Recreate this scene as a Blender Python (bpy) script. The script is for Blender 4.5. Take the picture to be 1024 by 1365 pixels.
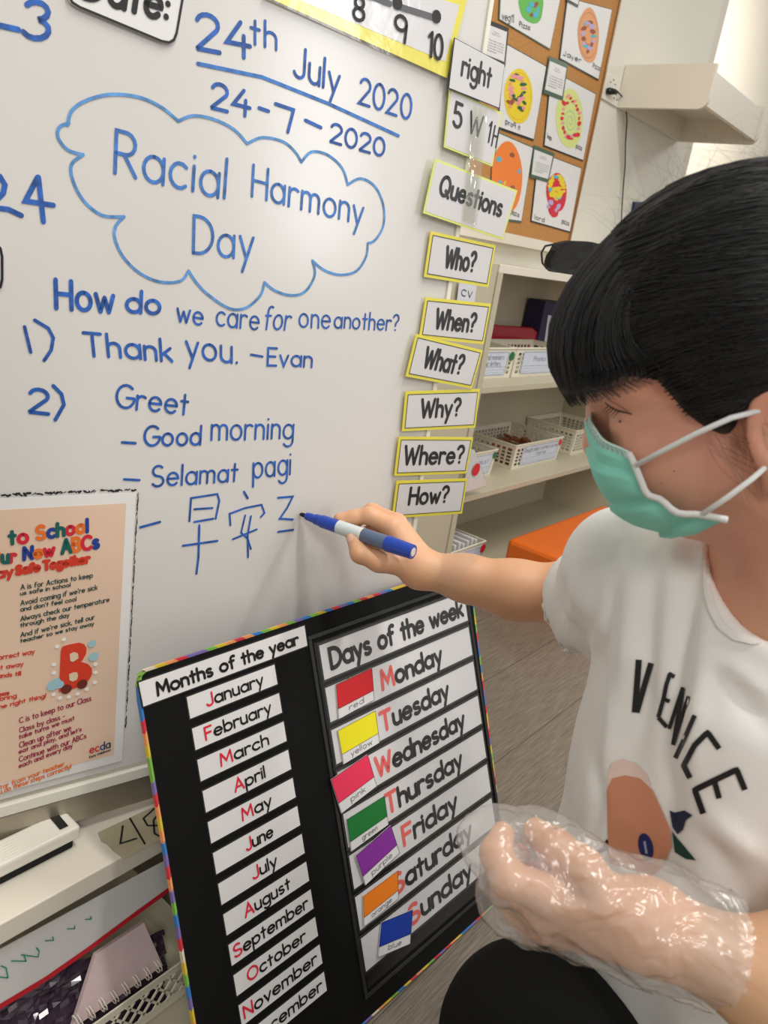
import bpy, bmesh, math, random
import numpy as np
from mathutils import Vector, Matrix
from mathutils.bvhtree import BVHTree

for o in list(bpy.data.objects): bpy.data.objects.remove(o)
SC = bpy.context.scene
COL = SC.collection
random.seed(7); rng = np.random.default_rng(7)

# ------------------------------------------------------------------ camera
CH = 0.90                     # camera height above the floor
FPX = 1035.0; CXP, CYP = 512.0, 682.5
RR = np.array([[ 0.63766517, -0.16050819,  0.75340577],
               [-0.75643411, -0.31530141,  0.57305538],
               [ 0.14556982, -0.93531927, -0.32247059]])   # rows: world axes seen from the camera
cam = bpy.data.objects.new('camera', bpy.data.cameras.new('camera')); COL.objects.link(cam)
cam.data.sensor_fit = 'VERTICAL'; cam.data.sensor_height = 36.0
cam.data.lens = 36.0*FPX/1365.0; cam.data.clip_start = 0.02
cam.matrix_world = Matrix(((RR[0,0], -RR[0,1], -RR[0,2], 0), (RR[1,0], -RR[1,1], -RR[1,2], 0),
                           (RR[2,0], -RR[2,1], -RR[2,2], CH), (0,0,0,1)))
cam.data.dof.use_dof = True; cam.data.dof.focus_distance = 0.95; cam.data.dof.aperture_fstop = 11.0
SC.camera = cam

# ------------------------------------------------------------------ light
SC.view_settings.view_transform = 'Standard'; SC.view_settings.look = 'None'
SC.view_settings.gamma = 1.0; SC.view_settings.use_curve_mapping = False
SC.view_settings.exposure = 0.22
world = bpy.data.worlds.new('room_light'); SC.world = world; world.use_nodes = True
bg = world.node_tree.nodes['Background']; bg.inputs[0].default_value = (1.0, 0.975, 0.935, 1); bg.inputs[1].default_value = 0.37
def area(name, loc, target, sx, sy, power, col):
    l = bpy.data.lights.new(name, 'AREA'); l.shape = 'RECTANGLE'; l.size = sx; l.size_y = sy; l.energy = power; l.color = col
    o = bpy.data.objects.new(name, l); COL.objects.link(o); o.location = loc
    o.rotation_euler = (Vector(target)-Vector(loc)).to_track_quat('-Z', 'Y').to_euler(); return o
area('ceiling_or_fill_light', (0.55, -0.25, 2.7), (0.55, -0.24, 0), 0.14, 1.2, 21, (1.0, 0.97, 0.91))
area('ceiling_or_fill_light', (1.75, -0.25, 2.7), (1.75, -0.24, 0), 0.14, 1.2, 21, (1.0, 0.97, 0.91))
area('ceiling_or_fill_light', (-1.3, -1.6, 2.7), (-1.1, -1.3, 0), 0.6, 1.2, 34, (1.0, 0.97, 0.92))
area('window_light', (1.75, -2.1, 1.75), (0.5, 0.6, 1.0), 0.30, 1.3, 15, (0.97, 0.98, 1.0))
area('ceiling_or_fill_light', (5.6, 0.7, 2.7), (5.8, 1.9, 0.6), 0.6, 1.4, 60, (1.0, 0.97, 0.92))  # added fill lamp that brightens the far wall, no known fixture there

# ------------------------------------------------------------------ rays and planes
def ray(px, py): return RR @ np.array([px-CXP, py-CYP, FPX])
CAM = np.array([0, 0, CH])
def at(px, py, d): return CAM + RR @ (np.array([(px-CXP)/FPX, (py-CYP)/FPX, 1.0])*d)   # pixel and depth
class Plane:
    def __init__(s, P, n): s.P = np.array(P, float); s.n = np.array(n, float)/np.linalg.norm(n)
    def hit(s, px, py, off=0.0):
        r = ray(px, py); P = s.P + s.n*off
        return CAM + r*((s.n@(P-CAM))/(s.n@r))
def nrm(v): v = np.array(v, float); return v/np.linalg.norm(v)

# ------------------------------------------------------------------ materials
MATS = {}
def s2l(c): return tuple(((x/255.0)/12.92 if x/255.0 <= .04045 else (((x/255.0)+.055)/1.055)**2.4) for x in c)
def mat(name, rgb, rough=0.5, metal=0.0, noise=0.0, nscale=8.0, bump=0.0, bscale=60.0, trans=0.0, sss=0.0, coat=0.0, alpha=1.0, ior=None, stretch=None, spec=None):
    if name in MATS: return MATS[name]
    m = bpy.data.materials.new(name); m.use_nodes = True; nt = m.node_tree; b = nt.nodes['Principled BSDF']
    c = s2l(rgb); b.inputs['Base Color'].default_value = (*c, 1); b.inputs['Roughness'].default_value = rough
    b.inputs['Metallic'].default_value = metal; b.inputs['Transmission Weight'].default_value = trans
    b.inputs['Coat Weight'].default_value = coat; b.inputs['Alpha'].default_value = alpha
    if ior: b.inputs['IOR'].default_value = ior
    if spec is not None: b.inputs['Specular IOR Level'].default_value = spec
    if sss: b.inputs['Subsurface Weight'].default_value = sss; b.inputs['Subsurface Radius'].default_value = (0.012, 0.004, 0.002); b.inputs['Subsurface Scale'].default_value = 0.6
    tc = nt.nodes.new('ShaderNodeTexCoord'); mp = nt.nodes.new('ShaderNodeMapping'); nt.links.new(tc.outputs['Object'], mp.inputs[0])
    if stretch: mp.inputs['Scale'].default_value = stretch
    n = nt.nodes.new('ShaderNodeTexNoise'); n.inputs['Scale'].default_value = nscale; n.inputs['Detail'].default_value = 5
    nt.links.new(mp.outputs[0], n.inputs['Vector'])
    r = nt.nodes.new('ShaderNodeValToRGB'); k = noise
    r.color_ramp.elements[0].position = .3; r.color_ramp.elements[1].position = .7
    r.color_ramp.elements[0].color = (c[0]*(1-k), c[1]*(1-k), c[2]*(1-k), 1)
    r.color_ramp.elements[1].color = (min(1, c[0]*(1+k)), min(1, c[1]*(1+k)), min(1, c[2]*(1+k)), 1)
    nt.links.new(n.outputs['Fac'], r.inputs[0]); nt.links.new(r.outputs[0], b.inputs['Base Color'])
    if bump:
        n2 = nt.nodes.new('ShaderNodeTexNoise'); n2.inputs['Scale'].default_value = bscale; n2.inputs['Detail'].default_value = 4
        nt.links.new(mp.outputs[0], n2.inputs['Vector'])
        bp = nt.nodes.new('ShaderNodeBump'); bp.inputs['Strength'].default_value = bump; bp.inputs['Distance'].default_value = 0.002
        nt.links.new(n2.outputs['Fac'], bp.inputs['Height']); nt.links.new(bp.outputs[0], b.inputs['Normal'])
    MATS[name] = m; return m
def filmmat(name='clear_film', gloss=0.14, rough=0.08, tint=(1, 1, 1), bump=0.0, bs=30, haze=0.0, hazecol=(.9,.9,.9)):
    if name in MATS: return MATS[name]
    m = bpy.data.materials.new(name); m.use_nodes = True; nt = m.node_tree; nt.nodes.remove(nt.nodes['Principled BSDF'])
    out = nt.nodes['Material Output']; t = nt.nodes.new('ShaderNodeBsdfTransparent'); t.inputs[0].default_value = (*tint, 1)
    g = nt.nodes.new('ShaderNodeBsdfGlossy'); g.inputs['Roughness'].default_value = rough
    d = nt.nodes.new('ShaderNodeBsdfDiffuse'); d.inputs[0].default_value = (*hazecol, 1)
    mx0 = nt.nodes.new('ShaderNodeMixShader'); mx0.inputs[0].default_value = haze
    nt.links.new(t.outputs[0], mx0.inputs[1]); nt.links.new(d.outputs[0], mx0.inputs[2])
    fr0 = nt.nodes.new('ShaderNodeLayerWeight'); fr0.inputs[0].default_value = .5; fr = nt.nodes.new('ShaderNodeMath'); fr.operation = 'POWER'; fr.inputs[1].default_value = 4.0; nt.links.new(fr0.outputs['Facing'], fr.inputs[0])
    ad = nt.nodes.new('ShaderNodeMath'); ad.operation = 'ADD'; ad.inputs[1].default_value = gloss*.5; ad.use_clamp = True
    nt.links.new(fr.outputs[0], ad.inputs[0])
    mx = nt.nodes.new('ShaderNodeMixShader'); nt.links.new(ad.outputs[0], mx.inputs[0])
    nt.links.new(mx0.outputs[0], mx.inputs[1]); nt.links.new(g.outputs[0], mx.inputs[2]); nt.links.new(mx.outputs[0], out.inputs[0])
    if bump:
        tc = nt.nodes.new('ShaderNodeTexCoord'); n2 = nt.nodes.new('ShaderNodeTexNoise'); n2.inputs['Scale'].default_value = bs; n2.inputs['Detail'].default_value = 3; n2.inputs['Distortion'].default_value = 1.0
        nt.links.new(tc.outputs['Object'], n2.inputs['Vector']); bp = nt.nodes.new('ShaderNodeBump'); bp.inputs['Strength'].default_value = bump; bp.inputs['Distance'].default_value = 0.01
        nt.links.new(n2.outputs['Fac'], bp.inputs['Height']); nt.links.new(bp.outputs[0], g.inputs['Normal']); nt.links.new(bp.outputs[0], d.inputs['Normal'])
    MATS[name] = m; return m

# ------------------------------------------------------------------ mesh builder
class MB:
    def __init__(s): s.v = []; s.f = []; s.m = []; s.mats = []; s.smooth = False
    def mi(s, m):
        if m not in s.mats: s.mats.append(m)
        return s.mats.index(m)
    def add(s, vs, fs, m):
        b = len(s.v); k = s.mi(m); s.v += [tuple(map(float, v)) for v in vs]
        for f in fs: s.f.append(tuple(b+i for i in f)); s.m.append(k)
    def hexa(s, c, m):     # 8 corners: bottom 4 (ccw), top 4
        s.add(c, [(3,2,1,0),(4,5,6,7),(0,1,5,4),(1,2,6,5),(2,3,7,6),(3,0,4,7)], m)
    def box(s, x0, x1, y0, y1, z0, z1, m):
        s.hexa([(x0,y0,z0),(x1,y0,z0),(x1,y1,z0),(x0,y1,z0),(x0,y0,z1),(x1,y0,z1),(x1,y1,z1),(x0,y1,z1)], m)
    def slab(s, quad, n, t, m):   # quad TL TR BR BL, thickness t backwards along -n
        q = [np.array(p) for p in quad]; n = np.array(n); b = [p-n*t for p in q]
        s.hexa([b[3], b[2], b[1], b[0], q[3], q[2], q[1], q[0]], m)
    def tube(s, pts, r, m, n=8, cap=True):
        pts = [np.array(p, float) for p in pts]; rs = r if hasattr(r, '__len__') else [r]*len(pts); vs = []; fs = []
        up = np.array([.13, .21, .97])
        for i, p in enumerate(pts):
            d = nrm(pts[min(i+1, len(pts)-1)]-pts[max(i-1, 0)]); a = np.cross(d, up)
            if np.linalg.norm(a) < .05: a = np.cross(d, [1, 0, 0])
            a = nrm(a); b = np.cross(d, a); up = np.cross(a, d)
            for k in range(n): t = 2*math.pi*k/n; vs.append(p+(a*math.cos(t)+b*math.sin(t))*rs[i])
        for i in range(len(pts)-1):
            for k in range(n): fs.append((i*n+k, i*n+(k+1)%n, (i+1)*n+(k+1)%n, (i+1)*n+k))
        if cap: fs.append(tuple(range(n))[::-1]); fs.append(tuple((len(pts)-1)*n+k for k in range(n)))
        s.add(vs, fs, m)
    def poly(s, pts, n, t, m):    # flat polygon with thickness
        k = len(pts); n = np.array(n); P = [np.array(p) for p in pts]; B = [p-n*t for p in P]
        s.add(P+B, [tuple(range(k)), tuple(range(2*k-1, k-1, -1))]+[(i, i+k, (i+1)%k+k, (i+1)%k) for i in range(k)], m)
    def build(s, name, parent=None, bevel=0.0, smooth=None, solid=0.0, label=None, kind=None):
        me = bpy.data.meshes.new(name); me.from_pydata(s.v, [], s.f); me.update()
        for m in s.mats: me.materials.append(m)
        me.polygons.foreach_set('material_index', s.m)
        o = bpy.data.objects.new(name, me); COL.objects.link(o)
        if smooth is None: smooth = s.smooth
        if smooth: me.polygons.foreach_set('use_smooth', [True]*len(s.f))
        if parent is not None:
            o.parent = parent; o.matrix_parent_inverse = parent.matrix_world.inverted() if parent.matrix_world != Matrix.Identity(4) else Matrix.Identity(4)
        if bevel: b = o.modifiers.new('bevel', 'BEVEL'); b.width = bevel; b.segments = 2; b.limit_method = 'ANGLE'; b.angle_limit = .6
        if solid: d = o.modifiers.new('solid', 'SOLIDIFY'); d.thickness = solid
        if label: o['label'] = label
        if kind: o['kind'] = kind
        return o
def thing(name, label, cat, loc=(0, 0, 0), group=None, kind=None):
    o = bpy.data.objects.new(name, None); o.empty_display_size = .02; COL.objects.link(o)
    o.matrix_world = Matrix.Translation(Vector(loc)); o.location = loc
    if kind: o['kind'] = kind
    else: o['label'] = label; o['category'] = cat
    if group: o['group'] = group
    return o
def tag(o, label, cat, group=None):
    o['label'] = label; o['category'] = cat
    if group: o['group'] = group
    return o

# ------------------------------------------------------------------ stroke lettering
def arc(cx, cy, rx, ry, a0, a1, n=11): return [(cx+rx*math.cos(math.radians(a0+(a1-a0)*i/(n-1))), cy+ry*math.sin(math.radians(a0+(a1-a0)*i/(n-1)))) for i in range(n)]
o_ = arc(.27, .31, .27, .31, 90, 450, 17)
dot = lambda x, y: [(x, y), (x+.001, y+.012)]
G = {
'a': (.54, [o_, [(.54,.62),(.54,0)]]), 'b': (.54, [[(0,1),(0,0)], o_]), 'c': (.46, [arc(.27,.31,.27,.31,48,312)]),
'd': (.54, [o_, [(.54,1),(.54,0)]]), 'e': (.54, [[(.02,.33),(.53,.33)]+arc(.27,.31,.27,.31,10,318,14)]),
'f': (.36, [arc(.31,.8,.18,.2,55,180,7)+[(.13,0)], [(0,.6),(.33,.6)]]),
'g': (.54, [o_, [(.54,.62),(.54,-.12)]+arc(.28,-.12,.26,.24,-10,-150,8)]),
'h': (.44, [[(0,1),(0,0)], [(0,.3)]+arc(.22,.39,.22,.23,170,0,9)+[(.44,0)]]), 'i': (.02, [[(0,.62),(0,0)], dot(0,.85)]),
'j': (.2, [[(.2,.62),(.2,-.15)]+arc(.0,-.15,.2,.2,-10,-100,6), dot(.2,.85)]),
'k': (.42, [[(0,1),(0,0)], [(.38,.6),(0,.24)], [(.13,.35),(.42,0)]]), 'l': (.02, [[(0,1),(0,0)]]),
'm': (.76, [[(0,.62),(0,0)], [(0,.35)]+arc(.19,.42,.19,.2,170,0,8)+[(.38,0)], [(.38,.38)]+arc(.57,.42,.19,.2,170,0,8)+[(.76,0)]]),
'n': (.44, [[(0,.62),(0,0)], [(0,.3)]+arc(.22,.39,.22,.23,170,0,9)+[(.44,0)]]), 'o': (.54, [o_]),
'p': (.54, [[(0,.62),(0,-.38)], o_]), 'q': (.54, [o_, [(.54,.62),(.54,-.38)]]), 'r': (.34, [[(0,.62),(0,0)], [(0,.3)]+arc(.22,.38,.22,.24,170,50,7)]),
's': (.4, [arc(.2,.465,.17,.155,40,268,9)+arc(.2,.155,.19,.155,88,-140,9)]), 't': (.34, [[(.16,.9),(.16,0)], [(0,.6),(.33,.6)]]),
'u': (.44, [[(0,.62)]+arc(.22,.23,.22,.23,180,350,9), [(.44,.62),(.44,0)]]), 'v': (.44, [[(0,.62),(.22,0),(.44,.62)]]),
'w': (.7, [[(0,.62),(.18,0),(.35,.52),(.52,0),(.7,.62)]]), 'x': (.42, [[(0,.62),(.42,0)], [(.42,.62),(0,0)]]),
'y': (.46, [[(0,.62),(.23,.03)], [(.46,.62),(.12,-.38)]]), 'z': (.42, [[(.02,.62),(.4,.62),(0,0),(.42,0)]]),
'A': (.64, [[(0,0),(.32,1),(.64,0)], [(.1,.33),(.54,.33)]]),
'B': (.52, [[(0,0),(0,1),(.25,1)]+arc(.25,.77,.22,.23,80,-90,8)+[(0,.54)], [(.25,.54)]+arc(.27,.27,.25,.27,90,-90,8)+[(0,0)]]),
'C': (.66, [arc(.4,.5,.4,.5,48,312,15)]), 'D': (.62, [[(0,0),(0,1),(.15,1)]+arc(.15,.5,.47,.5,85,-85,13)+[(0,0)]]),
'E': (.46, [[(.46,1),(0,1),(0,0),(.46,0)], [(0,.52),(.4,.52)]]), 'F': (.44, [[(.44,1),(0,1),(0,0)], [(0,.52),(.38,.52)]]),
'G': (.72, [arc(.4,.5,.4,.5,48,350,15)+[(.76,.45),(.45,.45)]]), 'H': (.58, [[(0,1),(0,0)], [(.58,1),(.58,0)], [(0,.52),(.58,.52)]]),
'I': (.02, [[(0,1),(0,0)]]), 'J': (.4, [[(.4,1),(.4,.22)]+arc(.19,.22,.21,.22,-10,-160,8)]),
'K': (.54, [[(0,1),(0,0)], [(.5,1),(0,.42)], [(.16,.56),(.54,0)]]), 'L': (.42, [[(0,1),(0,0),(.42,0)]]),
'M': (.72, [[(0,0),(.06,1),(.36,.3),(.66,1),(.72,0)]]), 'N': (.58, [[(0,0),(0,1),(.58,0),(.58,1)]]), 'O': (.74, [arc(.37,.5,.37,.5,90,450,19)]),
'P': (.5, [[(0,0),(0,1),(.25,1)]+arc(.25,.74,.25,.26,80,-90,8)+[(0,.48)]]), 'Q': (.76, [arc(.37,.5,.37,.5,90,450,19), [(.48,.28),(.76,-.04)]]),
'R': (.54, [[(0,0),(0,1),(.25,1)]+arc(.25,.74,.25,.26,80,-90,8)+[(0,.48)], [(.22,.48),(.54,0)]]),
'S': (.56, [arc(.28,.75,.25,.25,40,268,10)+arc(.28,.25,.28,.25,88,-150,10)]), 'T': (.6, [[(0,1),(.6,1)], [(.3,1),(.3,0)]]),
'U': (.58, [[(0,1)]+arc(.29,.28,.29,.28,180,360,10)+[(.58,1)]]), 'V': (.6, [[(0,1),(.3,0),(.6,1)]]), 'W': (.9, [[(0,1),(.22,0),(.45,.85),(.68,0),(.9,1)]]),
'X': (.58, [[(0,1),(.58,0)], [(.58,1),(0,0)]]), 'Y': (.58, [[(0,1),(.29,.5),(.58,1)], [(.29,.5),(.29,0)]]), 'Z': (.56, [[(0,1),(.56,1),(0,0),(.56,0)]]),
'0': (.56, [arc(.28,.5,.28,.5,90,450,17)]), '1': (.2, [[(0,.8),(.2,1),(.2,0)]]), '2': (.52, [arc(.26,.74,.25,.26,165,-30,9)+[(0,0),(.54,0)]]),
'3': (.5, [arc(.22,.76,.24,.24,150,-80,9)+arc(.22,.26,.28,.27,80,-150,9)]), '4': (.58, [[(.34,1),(0,.36),(.58,.36)], [(.42,.62),(.42,0)]]),
'5': (.52, [[(.46,1),(.08,1),(.04,.58)]+arc(.24,.31,.26,.31,115,-150,11)]), '6': (.52, [[(.36,1),(.06,.5)]+arc(.26,.28,.25,.28,150,510,15)]),
'7': (.5, [[(0,1),(.5,1),(.16,0)]]), '8': (.5, [arc(.25,.76,.2,.24,-90,270,13), arc(.25,.26,.25,.26,90,450,15)]), '9': (.5, [arc(.25,.7,.25,.28,0,360,15)+[(.46,0)]]),
'?': (.44, [arc(.22,.77,.22,.23,165,-60,9)+[(.22,.45),(.21,.3)], dot(.21,.04)]), '.': (.04, [dot(.02,.03)]), ',': (.08, [[(.06,.05),(.0,-.12)]]),
'-': (.34, [[(0,.4),(.34,.4)]]), "'": (.04, [[(.03,1),(.0,.82)]]), '!': (.04, [[(.02,1),(.02,.3)], dot(.02,.04)]), ':': (.06, [dot(.03,.1), dot(.03,.5)]),
')': (.2, [arc(-.2,.45,.4,.65,55,-55,8)]), '(': (.2, [arc(.4,.45,.4,.65,125,235,8)]), '&': (.6, [[(.6,0),(.15,.75)]+arc(.3,.8,.15,.18,180,0,6)+[(.05,.25)]+arc(.25,.2,.2,.2,180,330,7)+[(.58,.4)]]), ' ': (.32, []),
}
def layout(txt, gap=.2):
    x = 0; out = []
    for ch in txt:
        if ch not in G: ch = ' '
        w, st = G[ch]; out.append((ch, x, st)); x += w + (gap if ch != ' ' else .1)
    return out, max(x-gap, .05)
RC = [0]
def ribbon(mb, pts, th, N, m):
    """flat stroke of width th through 3-D points lying in the plane with normal N, rounded ends"""
    RC[0] += 1; N = np.array(N, float); lift = N*(.00003*(RC[0] % 6))
    P = [np.array(p, float)+lift for p in pts]; Q = [P[0]]
    for p in P[1:]:
        if np.linalg.norm(p-Q[-1]) > 1e-6: Q.append(p)
    P = Q
    if len(P) < 2: P = [P[0], P[0]+nrm(np.cross(N, [.3, .5, .8]))*th*.05]
    h = th/2; k = len(P); L = []; R_ = []
    for i in range(k):
        d0 = nrm(P[i]-P[i-1]) if i else nrm(P[1]-P[0]); d1 = nrm(P[i+1]-P[i]) if i < k-1 else d0
        n0 = np.cross(N, d0); n1 = np.cross(N, d1); b = n0+n1; q = b@b
        b = b*2/q if q > .6 else n0
        if q <= .6 and 0 < i < k-1: L += [P[i]+n0*h, P[i]-n0*0+n1*h]; R_ += [P[i]-n0*h, P[i]-n1*h]
        else: L.append(P[i]+b*h); R_.append(P[i]-b*h)
    vs = L+R_; n_ = len(L); fs = [(i, i+n_, i+n_+1, i+1) for i in range(n_-1)]
    for e, dr in ((P[0], -nrm(P[1]-P[0])), (P[-1], nrm(P[-1]-P[-2]))):
        s = np.cross(N, dr); b0 = len(vs); c = [e+(s*math.cos(a)+dr*math.sin(a))*h for a in np.linspace(0, math.pi, 6)]
        vs += c; fs.append(tuple(range(b0+5, b0-1, -1)))
    for e in P[1:-1]:
        if k < 7:
            a = nrm(P[1]-P[0]); b_ = np.cross(N, a); b0 = len(vs); vs += [e+N*.00001*(1+RC[0]%2)+(a*math.cos(t)+b_*math.sin(t))*h for t in np.linspace(0, 2*math.pi, 9)[:-1]]; fs.append(tuple(range(b0, b0+8)))
    mb.add(vs, fs, m)
def write(mb, txt, A, B, V, N, th, m, m1=None, jit=0.0, gap=.2, m_list=None):
    """txt between 3-D points A and B on the baseline, cap height vector V"""
    A, B, V = map(lambda q: np.array(q, float), (A, B, V)); lay, w = layout(txt, gap); U = (B-A)/w
    for i, (ch, x, st) in enumerate(lay):
        jx, jy = (random.uniform(-jit, jit), random.uniform(-jit, jit)) if jit else (0, 0)
        sc = 1+random.uniform(-jit, jit)*.8
        mm = m1 if (m1 and i == 0) else (m_list[i % len(m_list)] if m_list else m)
        for s_ in st: ribbon(mb, [A+U*(x+jx+px*sc)+V*(py*sc+jy) for px, py in s_], th, N, mm)
class Face:
    """a flat sheet given by its corners TL TR BR BL"""
    def __init__(s, quad):
        s.TL, s.TR, s.BR, s.BL = [np.array(q, float) for q in quad]
        s.n = nrm(np.cross(s.BR-s.BL, s.TL-s.BL))
    def p(s, u, v, off=0.0):   # u right 0..1, v up 0..1
        return (s.BL*(1-u)+s.BR*u)*(1-v)+(s.TL*(1-u)+s.TR*u)*v + s.n*off
    def write(s, mb, txt, u0, v0, u1, hv, th, m, off=.0004, **k):
        A = s.p(u0, v0, off); B = s.p(u1, v0, off); V = s.p(u0, v0+hv, off)-A
        write(mb, txt, A, B, V, s.n, th, m, **k)
    def rect(s, u0, v0, u1, v1, off=0): return [s.p(u0, v1, off), s.p(u1, v1, off), s.p(u1, v0, off), s.p(u0, v0, off)]
    def frame(s, mb, i, th, m, off=.0005, v0=None):   # thin printed outline inset i (metres)
        w = np.linalg.norm(s.TR-s.TL); h = np.linalg.norm(s.TL-s.BL); a, b = i/w, i/h
        q = [s.p(a, b, off), s.p(1-a, b, off), s.p(1-a, 1-b, off), s.p(a, 1-b, off), s.p(a, b, off)]
        for k in range(4): ribbon(mb, [q[k], q[k+1]], th, s.n, m)
# ------------------------------------------------------------------ palette
WALL = mat('wall_paint', (226,222,208), .75, noise=.02, nscale=1.5, bump=.05, bscale=200)
BEIGE = mat('beige_wall_paint', (218,210,194), .75, noise=.02, nscale=1.5)
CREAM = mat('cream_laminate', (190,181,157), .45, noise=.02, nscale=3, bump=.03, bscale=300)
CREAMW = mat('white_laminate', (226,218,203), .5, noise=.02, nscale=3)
WBOARD = mat('whiteboard_enamel', (214,211,207), .22, noise=.012, nscale=3)
ALU = mat('brushed_aluminium', (176,168,152), .35, metal=.75, noise=.05, nscale=20, stretch=(1,1,30))
WPLA = mat('white_plastic', (228,224,212), .35, noise=.02)
BPLA = mat('black_plastic', (14,14,13), .4)
PAPER = mat('white_paper', (226,224,222), .6, noise=.015, nscale=12)
PAPERC = mat('cool_white_card', (216,216,222), .35, noise=.01)
CARDW = mat('glossy_white_card', (222,219,219), .28, noise=.012, nscale=6)
YEL = mat('yellow_card_border', (236,224,70), .35, noise=.03)
LIME = mat('pale_lime_border', (226,232,120), .35, noise=.03)
INK = mat('black_print', (12,12,12), .5)
GINK = mat('grey_print', (95,95,98), .6)
RINK = mat('red_print', (214,38,62), .45)
PINKI = mat('salmon_print', (232,98,92), .45)
MARK = mat('blue_marker_ink', (34,88,168), .5, noise=.45, nscale=110)
MARK2 = mat('light_blue_marker_ink', (86,142,200), .5, noise=.4, nscale=110)
MARK3 = mat('mid_blue_marker_ink', (56,112,184), .5, noise=.45, nscale=110)
BLACKB = mat('black_felt_board', (10,10,9), .7, noise=.1, bump=.1, bscale=500, spec=.2)
DKPLA = mat('dark_pocket_plastic', (42,42,40), .22, noise=.15, nscale=30)
CORK = mat('cork', (186,132,72), .85, noise=.16, nscale=160, bump=.4, bscale=300)
ORANGE = mat('orange_vinyl', (222,104,22), .42, noise=.03, nscale=5, bump=.05, bscale=150)
LABEL = mat('pale_blue_label', (206,212,226), .45, noise=.01)
BASK = mat('cream_basket_plastic', (222,216,196), .4, noise=.02)
FILM = filmmat('laminate_film', .06, .16, bump=.10, bs=22)
TAPEM = filmmat('clear_tape', .16, .1, tint=(.97,.97,.93), bump=.25, bs=40, haze=.06)
def col(name, rgb, r=.45, **k): return mat(name, rgb, r, **k)

# ------------------------------------------------------------------ setting
def st(name, mb, bevel=0, **k): o = mb.build(name, bevel=bevel, **k); o['kind'] = 'structure'; return o
def floor_mat():
    m = bpy.data.materials.new('wood_look_vinyl'); m.use_nodes = True; nt = m.node_tree; b = nt.nodes['Principled BSDF']; b.inputs['Roughness'].default_value = .5
    tc = nt.nodes.new('ShaderNodeTexCoord'); mp = nt.nodes.new('ShaderNodeMapping'); mp.inputs['Scale'].default_value = (3.2, 110, 1); mp.inputs['Rotation'].default_value = (0, 0, .12)
    nt.links.new(tc.outputs['Object'], mp.inputs[0])
    n = nt.nodes.new('ShaderNodeTexNoise'); n.inputs['Scale'].default_value = 5; n.inputs['Detail'].default_value = 9; n.inputs['Roughness'].default_value = .68; n.inputs['Distortion'].default_value = .5
    nt.links.new(mp.outputs[0], n.inputs[0]); r = nt.nodes.new('ShaderNodeValToRGB'); cr = r.color_ramp
    cr.elements[0].position = .34; cr.elements[0].color = (*s2l((86,75,64)), 1); cr.elements[1].position = .64; cr.elements[1].color = (*s2l((136,124,109)), 1)
    e = cr.elements.new(.5); e.color = (*s2l((113,102,89)), 1)
    nt.links.new(n.outputs[0], r.inputs[0]); nt.links.new(r.outputs[0], b.inputs['Base Color'])
    bp = nt.nodes.new('ShaderNodeBump'); bp.inputs['Strength'].default_value = .15; nt.links.new(n.outputs[0], bp.inputs['Height']); nt.links.new(bp.outputs[0], b.inputs['Normal'])
    return m
FLOORM = floor_mat()
fl = bpy.data.objects.new('floor', None)
fl = MB(); fl.box(-3, 9.2, -3.2, 2.3, -.03, -.002, col('floor_screed', (120,110,98), .7)); floor = st('floor', fl)
py_ = -0.2; k = 0
prow = {}
for j in range(-2, 8):                       # vinyl planks, 0.18 x 1.2 m, near the part in view
    y0 = j*.18; x = -.6 - (j % 3)*.4
    while x < 3.4:
        p = MB(); p.box(x+.0008, x+1.1992, y0+.0008, y0+.1792 if y0+.18 < 1.34 else 1.345, -.002, 0, FLOORM)
        o = p.build('plank', floor); x += 1.2
w = MB(); w.box(-1.6, 3.44, 1.36, 1.46, 0, 3.6, WALL); st('wall_back', w)
w = MB(); w.box(3.44, 3.50, 1.36, 2.3, 0, 3.6, BEIGE); st('wall_return', w)
w = MB(); w.box(3.40, 9.2, 2.3, 2.4, 0, 3.6, BEIGE); st('wall_far', w)
w = MB(); w.box(7.29, 8.3, 2.27, 2.31, .3, 1.9, WPLA); st('window_1', w)

# ------------------------------------------------------------------ whiteboard
BX = np.array([.9784,-.2036,-.0363]); BY = np.array([.2007,.9771,-.0704]); BZ = np.array([.0498,.0616,.9969])
BX = nrm(BX); BY = nrm(BY-(BY@BX)*BX); BZ = np.cross(BX, BY)
def bd(x, z, off=0): return CAM + BX*x + BY*(.75-off) + BZ*z
BP = Plane(CAM+BY*.75, -BY); NB = -BY
wb = thing('whiteboard', 'large white enamel board with blue marker handwriting, leaning on the low cream cabinet', 'whiteboard', bd(.1, -.545))
b = MB(); b.slab([bd(-.4, .62), bd(.699, .62), bd(.699, -.534), bd(-.4, -.534)], NB, .012, WBOARD); b.build('writing_surface', wb)
b = MB()
b.slab([bd(.699,.62,.003), bd(.706,.62,.003), bd(.706,-.58,.003), bd(.699,-.58,.003)], NB, .018, WPLA)
b.slab([bd(-.4,-.540,.004), bd(.706,-.540,.004), bd(.706,-.553,.004), bd(-.4,-.553,.004)], NB, .018, WPLA)
b.slab([bd(-.4,-.554,.003), bd(.706,-.554,.003), bd(.706,-.586,.003), bd(-.4,-.586,.003)], NB, .016, ALU)
b.build('trim_frame', wb, bevel=.001)
def mk_ribbon(mb, K, pts, th=.0032, m=MARK, plane=BP, off=.0006):
    ox, oy, sc = K; ribbon(mb, [plane.hit(ox+x/sc, oy+y/sc, off) for x, y in pts], th, plane.n, m)
def mk_write(mb, K, txt, p0, p1, top, th=.0034, m=MARK, plane=BP, off=.0006, jit=.015, **k):
    ox, oy, sc = K; A, B, C = [plane.hit(ox+x/sc, oy+y/sc, off) for x, y in (p0, p1, top)]
    write(mb, txt, A, B, C-A, plane.n, th, m, jit=jit, **k)
K1 = (0, 0, 1.8286); K2 = (0, 360, 1.8286)
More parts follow.
